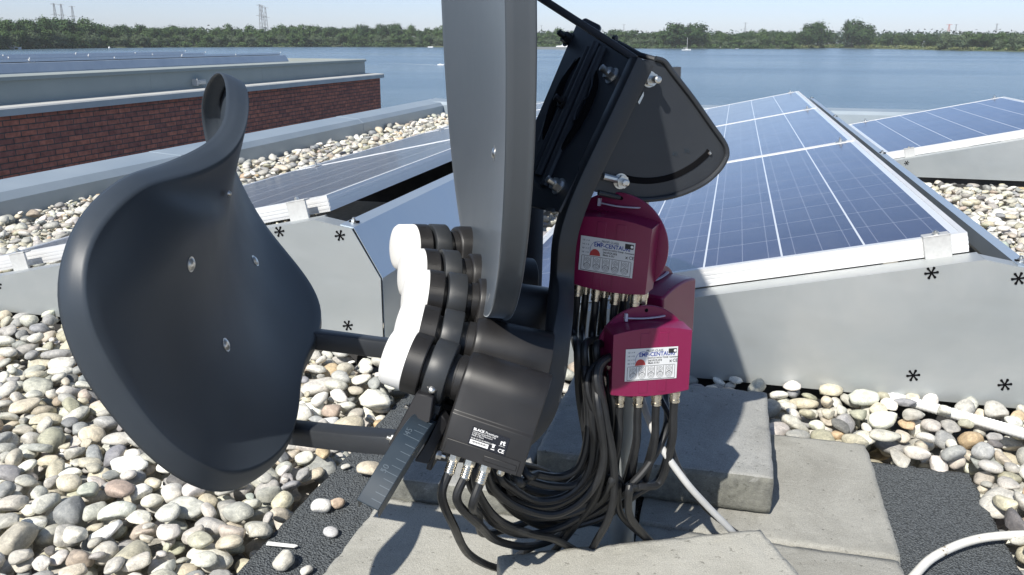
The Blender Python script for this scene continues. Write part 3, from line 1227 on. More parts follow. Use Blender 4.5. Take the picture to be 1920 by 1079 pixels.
# corrections of the fitted rim (crease and free edge), offsets in pixels of the photograph at each point's own distance
E_F = {2: (405, 301), 4: (391, 265), 6: (387, 231), 8: (384, 204), 10: (389, 175), 12: (399, 151), 14: (413, 137), 16: (424, 143), 18: (430, 165), 20: (431, 190), 22: (430, 213), 24: (424, 236), 26: (412, 254), 28: (396, 269), 30: (380, 279), 32: (362, 289), 34: (338, 300), 36: (312, 311), 38: (283, 320), 40: (255, 327), 42: (222, 345), 44: (182, 378), 46: (150, 420), 48: (127, 476), 50: (117, 533), 52: (119, 580), 54: (131, 632), 56: (149, 675), 58: (173, 718), 60: (202, 758), 62: (235, 798), 64: (266, 831), 66: (300, 863), 68: (340, 891), 70: (385, 913), 72: (427, 918), 74: (468, 903), 76: (500, 880), 78: (524, 858)}
E_C = {4: (422, 264), 10: (419, 175), 12: (430, 158), 14: (444, 151), 16: (457, 158), 18: (463, 175), 20: (466, 196), 22: (465, 218), 24: (460, 240), 26: (452, 260), 28: (441, 277), 30: (427, 292), 32: (409, 305), 34: (387, 317), 36: (359, 329), 38: (328, 339), 40: (295, 348), 42: (262, 361), 44: (222, 394), 46: (187, 440), 48: (168, 488), 50: (163, 540), 52: (169, 585), 54: (182, 628), 56: (204, 672), 60: (248, 743), 64: (303, 812), 68: (372, 864), 72: (440, 882), 76: (512, 853)}


def sub_shape(vs, nt_, nr, nrim):
    def field(ring, tg):
        q, d = proj_np(vs[ring])
        ks = sorted(tg)
        ti = np.array(ks) / 120 * nt_
        ii = np.arange(nt_)
        base = np.stack([np.interp(ti, ii, q[:, 0]), np.interp(ti, ii, q[:, 1])], 1)
        dl = np.array([tg[k] for k in ks]) - base
        dl = np.concatenate([[[0, 0]], dl, [[0, 0]]])
        tx = np.concatenate([[ti[0] - 5], ti, [ti[-1] + 6]])
        f = np.stack([np.interp(ii, tx, dl[:, 0]), np.interp(ii, tx, dl[:, 1])], 1)
        for _ in range(3):
            f = .25 * np.roll(f, 1, 0) + .5 * f + .25 * np.roll(f, -1, 0)
        return f
    ringC = 1 + (nr - 1) * nt_ + np.arange(nt_)
    ringF = 1 + (nr + nrim - 2) * nt_ + np.arange(nt_)
    fC, fF = field(ringC, E_C), field(ringF, E_F)
    out = vs.copy()
    ax, ay = np.array(cx_), np.array(cy_)
    for k in range(nr + nrim):
        idx = 1 + k * nt_ + np.arange(nt_)
        if k < nr:
            rho = (k + 1) / nr
            w = np.clip((rho - .40) / .60, 0, 1)
            f = fC * (w * w * (3 - 2 * w))
        else:
            w = min(1, (k - nr + 1) / (nrim - 1))
            f = fC * (1 - w) + fF * w
        q, d = proj_np(vs[idx])
        out[idx] = vs[idx] + (d / CF)[:, None] * (f[:, :1] * ax - f[:, 1:] * ay)
    return out


sub = polar_shell('subreflector', sub_face, [sub_ring(.0012, .0004), sub_ring(so_ * .35, sw * .22), sub_ring(so_ * .72, sw * .5), sub_ring(so_ * .92, sw * .78), sub_ring(so_, sw), sub_ring(so_, sw * 1.22)], dish, 'powder_shaded', shape=sub_shape)
sub['label'] = 'curved dark saddle reflector with four screws'
# flip so the face side is lit consistently


def pick(surf_face, px, py, rmax=.97):
    """surface point seen at a pixel (nearest one)"""
    rho = np.repeat(np.linspace(0, rmax, 120), 400)
    t = np.tile(np.linspace(0, 2 * np.pi, 400), 120)
    P = surf_face(rho, t)
    q, d = proj_np(P)
    e = np.hypot(q[:, 0] - px, q[:, 1] - py)
    ok = np.where(e < max(4, e.min() + 1.5))[0]
    i = ok[np.argmin(d[ok])]
    return P[i], rho[i], t[i]


def surf_normal(face, rho, t):
    e = 1e-3
    if rho < .01:
        rho = .01
    a = face(np.array([rho + e, rho - e]), np.array([t, t]))
    b = face(np.array([rho, rho]), np.array([t + e / max(rho, .05), t - e / max(rho, .05)]))
    n = np.cross(a[0] - a[1], b[0] - b[1])
    n = Vector(n).normalized()
    p = Vector(face(np.array([rho]), np.array([t]))[0])
    return n if n.dot(EYE - p) > 0 else -n


for px, py in ((360, 494), (481, 489), (425, 645), (431, 364)):
    p, rho, t = pick(sub_face, px, py)
    n = surf_normal(sub_face, rho, t)
    m = MB()
    k_ = .45 if py == 364 else 1
    panhead(m, Vector(p) + n * .001, n, .0062 * k_)
    m.lathe([(0, .0078 * k_), (.0008, .0078 * k_)], Vector(p) + n * .0006, n, 18)
    mk('screw', m, 'zinc', sub, 40)

# --- tall main reflector ---


def main_frame():
    y, l, r = MAINP[3:6]
    U = np.array([-math.sin(y), math.cos(y), 0])
    N = np.array([-math.cos(y), -math.sin(y), 0])
    V = np.array([0, 0, 1.])
    N2 = N * math.cos(l) + V * math.sin(l)
    V2 = V * math.cos(l) - N * math.sin(l)
    return U * math.cos(r) + V2 * math.sin(r), V2 * math.cos(r) - U * math.sin(r), N2


MU, MV, MN = main_frame()
MS = .85
MAINP[:3] = list(np.array([0, 0, CH]) + (np.array(MAINP[:3]) - np.array([0, 0, CH])) * MS)
for k_ in (6, 7, 11, 12):
    MAINP[k_] *= MS
for k_ in (9, 10):
    MAINP[k_] /= MS
MO = np.array(MAINP[:3]) + MAINP[7] * MV


def main_rim(t, off=0):
    a, b, n = MAINP[6:9]
    c, s = np.cos(t), np.sin(t)
    e = 2 / n
    return (a + off) * np.sign(c) * abs(c) ** e, (b + off) * np.sign(s) * abs(s) ** e


def main_surf(u, v, back=0.):
    s = MAINP[9] * u * u + MAINP[10] * v * v
    return MO + u[..., None] * MU + v[..., None] * MV + (s - back)[..., None] * MN


def main_face(rho, t):
    u, v = main_rim(t)
    return main_surf(u * rho, v * rho)


def main_ring(off, back):
    u, v = main_rim(tt, off)
    return main_surf(u, v, back)


mw, mo = MAINP[11], MAINP[12]
mainr = polar_shell('main_reflector', main_face, [main_ring(.0010, .0002), main_ring(.0022, .0012), main_ring(mo * .5, mw * .3), main_ring(mo * .8, mw * .75), main_ring(mo, mw * .93), main_ring(mo + .0022, mw)], dish, 'powder')
mainr['label'] = 'tall upright main reflector seen almost edge on'
p, rho, t = pick(main_face, 925, 287)
n = surf_normal(main_face, rho, t)
m = MB()
panhead(m, Vector(p) + n * .001, n, .0065)
m.lathe([(0, .0095), (.0008, .0095)], Vector(p) + n * .0005, n, 18)
mk('screw', m, 'zinc', mainr, 40)
# tiny scratches at the lower tip of the face
for (x0, y0, x1, y1) in ((913, 566, 917, 552), (900, 571, 902, 562), (882, 505, 892, 488)):
    a_, r0_, t0_ = pick(main_face, x0, y0)
    b_, r1_, t1_ = pick(main_face, x1, y1)
    n = surf_normal(main_face, r0_, t0_)
    a_, b_ = Vector(a_) + n * .0011, Vector(b_) + n * .0011
    s_ = (b_ - a_).cross(n).normalized() * .0009
    m = MB()
    m.prism([a_, (a_ + b_) / 2 + s_, b_, (a_ + b_) / 2 - s_], n * .0002)
    mk('scratch', m, 'alu', mainr, 0)

# --- mount bracket behind the main reflector ---
BN = Vector(-MN)                                     # pointing back from the reflector (to the right)
BN = Vector((BN.x, BN.y, BN.z)).normalized()
BV = Vector((.06, -.14, .988)).normalized()
PNRM = Vector((-.30, .95, -.02)).normalized()        # mount side plates: plane normal, away from the camera
PP0 = D(1150, 240, .985)


def pp(px, py, off=0.):
    """point on the near side plate plane, moved off metres towards the camera"""
    return on_plane(px, py, PP0 - PNRM * off, PNRM)


br = MB()
arc = [(1080, 340), (1170, 185), (1205, 112), (1246, 117), (1262, 137), (1300, 186), (1335, 236), (1358, 268), (1364, 284), (1362, 297), (1350, 317), (1328, 338), (1300, 354), (1268, 366), (1238, 372), (1205, 374), (1165, 370), (1125, 362), (1080, 352)]
base_pts = [pp(x, y) for x, y in arc]
br.prism(base_pts, PNRM * .004)
bracket = mk('side_plate', br, 'powder_black', dish, 20, .0008)
bracket['label'] = 'fan shaped elevation plate with a curved slot'
rimp = [pp(x, y, .002) for x, y in [(1229, 110), (1246, 116), (1262, 137), (1300, 186), (1335, 236), (1357, 267), (1363, 284), (1361, 298), (1349, 318), (1327, 339), (1299, 355), (1267, 367), (1237, 373), (1205, 375), (1165, 371), (1122, 362)]]
m = MB()
m.tube(spline(rimp, 6), .0031, 10)
mk('rolled_rim', m, 'powder_black', bracket)
# curved slot
sl_ = spline([pp(x, y, .0004) for x, y in [(1162, 331), (1190, 338), (1225, 339), (1262, 331), (1297, 313), (1322, 293), (1330, 283)]], 8)
m = MB()
m.sweep(sl_, rrect(.0075, .0012, .0005, 1), [-PNRM] * len(sl_))
mk('slot', m, 'dark', bracket, 30)
m = MB()
m.tube([pp(1329, 285, .0008), pp(1332, 289, .0008)], .0022, 8)
mk('slot_glint', m, 'zinc', bracket)
# degree marks stamped beside the slot
for tx, px, py in (('30', 1281, 287), ('40', 1259, 293)):
    text_part('degree_mark', tx, .0075, 'rail', bracket, pp(px, py, .0004), BN, Vector((0, 0, 1)), .0002)
# bolts of the side plate
m = MB()
hexbolt(m, pp(1217, 149, .001), -PNRM, .0078, .0080, .014, .0092, .0042)
mk('bolt', m, 'zinc', bracket, 30)
m = MB()
q = pp(1163, 340, .001)
hexbolt(m, q, -PNRM, .0078, .0075, .008, .0092, .0042)
m.tube([pp(1131, 331, .004), pp(1163, 339, .004)], .0042, 10)
mk('bolt', m, 'zinc', bracket, 30)
m = MB()
m.prism([pp(1207, 172, .008), pp(1196, 192, .008), pp(1199, 196, .008), pp(1207, 180, .008)], PNRM * .003)
mk('washer_edge', m, 'zinc', bracket, 30)

# far side plate and its tab
m = MB()
fo = PNRM * .12
m.prism([pp(x, y) + fo for x, y in [(1128, 330), (1190, 190), (1215, 120), (1232, 124), (1240, 160), (1225, 250), (1190, 330)]], PNRM * .004)
mk('side_plate', m, 'powder_black', dish, 20, .0008)
m = MB()
m.prism([D(1235, 128, 1.03), D(1277, 126, 1.03), D(1276, 158, 1.03), D(1240, 160, 1.03)], Vector((0, .02, 0)))
mk('cross_tab', m, 'powder_black', dish, 20)

# front plate with ribs, carrying the reflector
FP0, FPa, FPb = D(1190, 114, .985), D(1047, 397, .965), D(1080, 47, 1.15)
FX = (FPb - FP0)
FY = (FPa - FP0)
FN = FX.cross(FY).normalized()
if FN.dot(EYE - FP0) < 0:
    FN = -FN


def fp(px, py, off=0.):
    return on_plane(px, py, FP0 + FN * off, FN)


m = MB()
m.prism([fp(x, y) for x, y in [(1080, 47), (1190, 113), (1047, 397), (995, 387), (940, 372), (1010, 213)]], FN * -.004)
fpl = mk('reflector_plate', m, 'powder_black', dish, 20, .0008)
for x0, y0, x1, y1, wd in ((1118, 82, 1010, 330, .006), (1131, 92, 1020, 350, .006), (1104, 90, 1000, 320, .004)):
    m = MB()
    m.tube([fp(x0, y0, .001), fp(x1, y1, .001)], wd, 10)
    mk('rib', m, 'powder_black', fpl)
for pts_ in ([(1087, 108), (1062, 145), (1043, 190), (1025, 240), (1018, 262)], [(1118, 132), (1116, 165), (1096, 215), (1065, 265), (1040, 298)]):
    m = MB()
    c_ = spline([fp(x, y, .0006) for x, y in pts_], 6)
    m.tube(c_, [.0008 + .0052 * math.sin(math.pi * i / (len(c_) - 1)) for i in range(len(c_))], 8)
    mk('slot', m, 'dark', fpl)
    m = MB()
    m.tube([q_ + FN * .0016 - Vector((.004, 0, .003)) for q_ in c_], .0012, 6)
    mk('slot_lip', m, 'powder_black', fpl)
for x, y, mt in ((1066, 75, 'matt_black'), (1148, 143, 'zinc'), (1048, 350, 'zinc'), (1061, 197, 'matt_black'), (1035, 196, 'powder_black'), (1087, 205, 'powder_black')):
    m = MB()
    if mt == 'powder_black':
        c_ = fp(x, y, .001)
        dx_ = FX.normalized()
        dy_ = FY.normalized()
        m.tube([c_ + dy_ * (.015 * math.sin(a)) + dx_ * (.009 * (math.cos(a) - 1)) + FN * .003 for a in [R(-85 + 17 * i) for i in range(11)]], .0018, 8)
    else:
        hexbolt(m, fp(x, y, .0), FN, .0078, .0078, .009, .0105, .0042)
    mk('bolt', m, mt, fpl, 30)
# folded tab at the far top
m = MB()
m.prism([D(1091, 37, 1.16), D(1098, 34, 1.16), D(1124, 47, 1.14), D(1127, 53, 1.14), D(1119, 72, 1.13), D(1085, 55, 1.16)], Vector((.004, .03, 0)))
mk('plate_tab', m, 'powder_black', dish, 20, .0015)
# lower tongue of the plate
m = MB()
m.prism([D(995, 330, 1.05), D(1047, 397, .97), D(1035, 398, .97), D(985, 386, 1.05), D(960, 350, 1.1)], Vector((.0, .006, .003)))
mk('plate_tongue', m, 'powder_black', dish, 20)

# brace from the top edge of the mount up behind the reflector
m = MB()
m.sweep([D(1192, 112, .98), D(1150, 84, .99), D(1100, 52, 1.0), D(1005, -9, 1.02), D(880, -92, 1.05)], rrect(.0085, .0075, .002, 2), Vector((0, -1, .2)))
mk('brace_rod', m, 'powder_black', dish, 40)
m = MB()
m.lathe([(0, .004), (.004, .004), (.006, .002)], D(1153, 76, 1.03), Vector((0, 0, 1)), 10)
m.tube([D(1146, 78, 1.03), D(1160, 82, 1.03), D(1200, 104, 1.0), D(1232, 113, .99)], .0035, 8)
mk('edge_bead', m, 'powder_black', dish)

# support arms: square tubes bent down from the mount and forward to the saddle reflector
sq = rrect(.0255, .0285, .004, 2)


def arm(pts, prof, label=None, n=10):
    path = spline(pts, n)
    m = MB()
    ref = PNRM
    m.sweep(path, prof, ref)
    o = mk('support_arm', m, 'powder_black', dish, 40)
    if label:
        o['label'] = label
    return o


near_arm = arm([pp(1203, 116, .014), pp(1153, 222, .014), pp(1100, 332, .014), pp(1072, 400, .014), pp(1058, 455, .014), pp(1053, 530, .014), D(1047, 620, .955), D(1036, 705, .955), D(1012, 780, .955), D(960, 828, .955), D(880, 843, .953), D(740, 830, .960), D(630, 820, .985), D(552, 811, 1.005), D(490, 803, 1.02)],
    rrect(.0240, .0245, .004, 2), 'near support arm, bent under the magenta box side')
far_arm = arm([D(1006, 330, 1.23), D(1000, 400, 1.22), D(998, 480, 1.21), D(994, 560, 1.20), D(980, 620, 1.19), D(930, 655, 1.18), D(850, 664, 1.17), D(735, 654, 1.16), D(640, 642, 1.15), D(560, 632, 1.15), D(515, 627, 1.16)],
    rrect(.0245, .026, .004, 2), 'far support arm, behind the white caps')

# feed rail with ruler marks
LN = []
TOPS = [(794, 624, .868, 172, 15.8, .231), (799, 573, .93, 181, 13, .20), (807, 507, .995, 189, 11, .17), (796, 467, 1.06, 197, 9, .14), (778, 421, 1.135, 205, 7, .10)]


def axes(yaw, pitch, roll):
    X = Vector((math.cos(yaw) * math.cos(pitch), math.sin(yaw) * math.cos(pitch), math.sin(pitch)))
    Y = Vector((-math.sin(yaw), math.cos(yaw), 0))
    Z = X.cross(Y)
    return X, Y * math.cos(roll) + Z * math.sin(roll), Z * math.cos(roll) - Y * math.sin(roll)


for i, (x, y, d, yw, pt, rl) in enumerate(TOPS):
    X, Y, Z = axes(R(yw), R(pt), rl)
    P = Vector((-.1266, .8289, .3991)) if i == 0 else D(x, y, d) + X * .024 - Z * .031
    LN.append((P, X, Y, Z))
RB = .072
rail_pts = [P - X * .060 - Z * RB for P, X, Y, Z in LN]
tip = D(689, 948, .775)
mid = D(738, 868, .80)
k0 = D(790, 790, .845)
rail_path = spline([tip, mid, k0, rail_pts[1] + Vector((0, 0, -.012)), rail_pts[2], rail_pts[3], rail_pts[4], rail_pts[4] + Vector((-.02, .06, .0))], 10)
upz = Vector((.30, -.16, .94)).normalized()
u_prof = [(-.0112, .001), (.0112, .001), (.0112, -.019), (.0098, -.019), (.0098, -.0009), (-.0098, -.0009), (-.0098, -.019), (-.0112, -.019)]
m = MB()
m.sweep(rail_path, u_prof, upz)
rail = mk('feed_rail', m, 'rail', dish, 25, .0006, 1)
rail['label'] = 'slate ruler rail with engraved divisions'
# engraved divisions
for k in range(1, 16):
    s_ = k * 1.55
    i = int(s_)
    if i + 1 >= 24:
        break
    p = rail_path[i].lerp(rail_path[i + 1], s_ - i)
    t_ = (rail_path[i + 1] - rail_path[i]).normalized()
    sd = t_.cross(upz).normalized()
    u2 = sd.cross(t_)
    L = .0052 if k % 5 else .0085
    m = MB()
    m.box(p + sd * (.0105 - L) + u2 * .0010, sd * L, t_ * .00030, u2 * .0002)
    mk('division_mark', m, 'rail_mark', rail, 0)
for s_, tx in ((7.2, '50'), (15.6, '45')):
    i = int(s_)
    p = rail_path[i].lerp(rail_path[i + 1], s_ - i)
    t_ = (rail_path[i + 1] - rail_path[i]).normalized()
    sd = t_.cross(upz).normalized()
    u2 = sd.cross(t_)
    text_part('division_number', tx, .0085, 'rail_mark', rail, p + u2 * .0011 + sd * -.001, t_, -sd if t_.cross(-sd).dot(u2) > 0 else sd, .0001)

# --- feeds (LNBs) ---
LNB_WORDS = ['nearest feed, front one with the black printed label over three silver plugs', 'second feed from the front, its dark barrel crossed by a shadow edge', 'middle feed of the five, half behind the tall reflector tip', 'fourth feed from the front, with a round white cap', 'farthest feed, topmost white cap in the row']
plug_pts = []


def lnb(i):
    P, X, Y, Z = LN[i]
    root = empty('feed_unit', P, 'black ' + LNB_WORDS[i], 'feed', 'feeds clamped on the rail')
    m = MB()
    m.lathe([(.004, .0005), (.0038, .012), (.0025, .022), (.0005, .0275), (-.003, .0302), (-.024, .0312), (-.0242, .030)], P, X, 56)
    mk('feed_cap', m, 'cap', root, 45)
    m = MB()
    m.lathe([(-.022, .0300), (-.0235, .0318), (-.0400, .0318), (-.0412, .0308), (-.0414, .024), (-.048, .0225), (-.074, .0225), (-.0745, .0240), (-.0815, .0242), (-.082, .0250), (-.084, .0250), (-.0855, .0240)], P, X, 56)
    for a in (25, 60):
        c_ = P - X * .031 + (Z * math.cos(R(a)) + Y * math.sin(R(a))) * .0319
        d_ = (Z * -math.sin(R(a)) + Y * math.cos(R(a)))
        m.box(c_, X * .0032, d_ * .0005, (Z * math.cos(R(a)) + Y * math.sin(R(a))) * .0002)
    mk('horn', m, 'plastic_black', root, 35)
    # body: rounded barrel on top, box below, growing a little towards the back
    L, h = .0840, .0690
    sec = []
    for k in range(0, 19):
        a = R(180 - k * 10)
        sec.append((math.cos(a) * .031, math.sin(a) * .031))
    sec += [(.031, -.026), (.0335, -.029), (.0335, -h), (-.0335, -h), (-.0335, -.029), (-.031, -.026)]
    path = [(-.0815, .90), (-.0835, .97), (-.09, 1.0), (-.13, 1.02), (-.0815 - L, 1.03), (-.083 - L, 1.01)]
    vs, fs_ = [], []
    for a, s_ in path:
        vs += [P + X * a + Y * (y * s_) + Z * (z * (s_ if z > 0 else 1)) for y, z in sec]
    n = len(sec)
    for k in range(len(path) - 1):
        for j in range(n):
            fs_.append((k * n + j, k * n + (j + 1) % n, (k + 1) * n + (j + 1) % n, (k + 1) * n + j))
    fs_ += [tuple(range(n)), tuple(range((len(path) - 1) * n, len(path) * n))]
    m = MB()
    m.add(vs, fs_)
    # raised foot strip and grooves low on the near side
    m.box(P + X * -.124 + Y * .0346 + Z * (-h + .0075), X * .038, Y * .0009, Z * .0075)
    m.box(P + X * -.143 + Y * .0360 + Z * (-h + .0072), X * .017, Y * .0006, Z * .0028)
    body = mk('body', m, 'plastic_black', root, 40, .0011, 2)
    # plugs
    for k in range(4):
        c_ = P + X * (-.097 - .0165 * k) + Y * .016 - Z * h
        m = MB()
        if k < 3:
            prof = [(0, .0046), (.003, .0046), (.0032, .0062), (.0105, .0062), (.0107, .0056)]
            m.lathe(prof, c_, -Z, 6)
            x_ = .0107
            pr = [(x_, .0050)]
            for g_ in range(5):
                pr += [(x_ + .0008, .0054), (x_ + .0020, .0054), (x_ + .0024, .0048)]
                x_ += .0027
            pr += [(x_ + .001, .0048)]
            m.lathe(pr, c_, -Z, 20)
            plug_pts.append((i, k, c_ - Z * .024, -Z))
        else:
            m.lathe([(0, .0042), (.008, .0042), (.010, .0030), (.0104, .001)], c_, -Z, 16)
        mk('plug' if k < 3 else 'blanking_cap', m, 'nickel', root, 30)
    # clamp ring with its screw ears and post
    m = MB()
    prof = [(-.0455, .0232), (-.0455, .0318), (-.0468, .0326), (-.0665, .0326), (-.0678, .0318), (-.0678, .0232)]
    m.lathe(prof, P, X, 48)
    m.box(P - X * .0567 - Z * .050, X * .0105, Y * .0125, Z * .024)
    m.box(P - X * .0567 - Z * .036, X * .0125, Y * .016, Z * .005)
    cl = mk('clamp_ring', m, 'clamp_plastic', root, 35, .0012, 2)
    sv = (Y * math.cos(R(28)) - Z * math.sin(R(28)))
    m = MB()
    m.lathe([(-.004, .0062), (.0004, .0062), (.0006, .0056)], P - X * .0567 + sv * .0322 + Z * .0045, (sv + Z * .9).normalized(), 18)
    mk('screw_recess', m, 'matt_black', cl, 40)
    m = MB()
    panhead(m, P - X * .0567 + sv * .0334 + Z * .0015, (Z + sv * .8).normalized(), .0042)
    mk('screw', m, 'zinc', cl, 40)
    # saddle piece gripping the rail
    m = MB()
    q_ = P - X * .0567 - Z * .074
    m.box(q_ + Z * .004, X * .022, Y * .017, Z * .0035)
    m.box(q_ - Z * .009 + X * .0195, X * .0028, Y * .017, Z * .014)
    m.box(q_ - Z * .009 - X * .0195, X * .0028, Y * .017, Z * .014)
    m.box(q_ + Z * .013, X * .0085, Y * .010, Z * .008)
    sd = mk('rail_saddle', m, 'matt_black', root, 35, .001, 1)
    for sx in (1, -1):
        m = MB()
        hexbolt(m, q_ + X * (.0223 * sx) - Z * .006 + Y * .010, X * sx, .0048, .004, .004, .006, .0024)
        mk('bolt', m, 'zinc', sd, 30)
    return root, body


bodies = [lnb(i) for i in range(5)]
m = MB()
m.prism([D(780, 738, .852), D(727, 836, .862), D(742, 846, .855), D(770, 806, .845), D(806, 792, .843), D(812, 745, .850)], Vector((.003, .012, .002)))
m.prism([D(826, 776, .866), D(840, 796, .866), D(803, 872, .852), D(776, 866, .850), D(802, 828, .852)], Vector((.003, .010, .002)))
mk('bracket_flap', m, 'matt_black', bodies[0][0], 25, .001, 1)
# printed label of the nearest feed
P, X, Y, Z = LN[0]
lab_c = P + X * -.126 + Y * .0347 + Z * -.0445
rd = -X                       # reading direction runs away from the horn
m = MB()
LW, LH = .0385, .0185
m.box(lab_c + Y * .0003, rd * (LW / 2), Z * (LH / 2), Y * .00012)
body0 = bodies[0][1]
lb_ = mk('label', m, 'label_black', body0, 0)
lb_['label'] = 'black printed label with a barcode'
Lo = lab_c + Y * .00045


def ltxt(s, x, y, size, mat='ink_white', bold=0., al='LEFT'):
    text_part('lettering', s, size, mat, body0, Lo + rd * (x * LW - LW / 2) + Z * (LH / 2 - y * LH), rd, Z, .00012, al, bold)


ltxt('BLACK', .04, .17, .0037, bold=.00012)
ltxt('Premium', .36, .17, .0036)
ltxt('Universal Quad 40mm LNB', .04, .28, .0021)
ltxt('0.2dB High Performance', .04, .38, .0021)
ltxt('Made in China', .04, .48, .0021)
ltxt('IDLB-QUDL40-PREMU-OPN', .04, .635, .0021)
ltxt('CE', .79, .90, .0054, bold=.0001)
ltxt('rt', .80, .46, .0066, bold=.0003)
ltxt('INVERTO', .78, .57, .0014)
m = MB()
m.box(Lo + rd * (-.215 * LW) + Z * (-.30 * LH), rd * (.245 * LW), Z * (.115 * LH), Y * .00010)
mk('barcode_patch', m, 'ink_white', body0, 0)
m = MB()
for k in range(17):
    m.box(Lo + rd * ((-.40 + .0235 * k) * LW) + Z * (-.28 * LH) + Y * .00018, rd * (.0045 * LW * (1 + (k * 7 % 3) * .5)), Z * (.055 * LH), Y * .00004)
mk('barcode', m, 'ink_black', body0, 0)
m = MB()
m.box(Lo + rd * (.155 * LW) + Z * (-.19 * LH), rd * (.030 * LW), Z * (.075 * LH), Y * .0001)
m.box(Lo + rd * (.155 * LW) + Z * (-.36 * LH), rd * (.05 * LW), Z * (.022 * LH), Y * .0001)
m.box(Lo + rd * (.155 * LW) + Z * (-.09 * LH), rd * (.05 * LW), Z * (.012 * LH), Y * .0001)
mk('bin_symbol', m, 'ink_white', body0, 0)

# ------------------------------------------------------------------ mast
MX, MY = .149, 1.028
m = MB()
m.tube([(MX + .002, MY, -.05), (MX, MY, .3), (MX - .001, MY, .600)], .0172, 28)
m.tube([(MX - .001, MY, .60), (MX - .001, MY, .603)], .0164, 28)
mast = mk('antenna_mast', m, 'galv', smooth=40)
tag(mast, 'round galvanised mast standing between the slabs behind the cables', 'mast')

# ------------------------------------------------------------------ magenta switches
SW_OUT = []


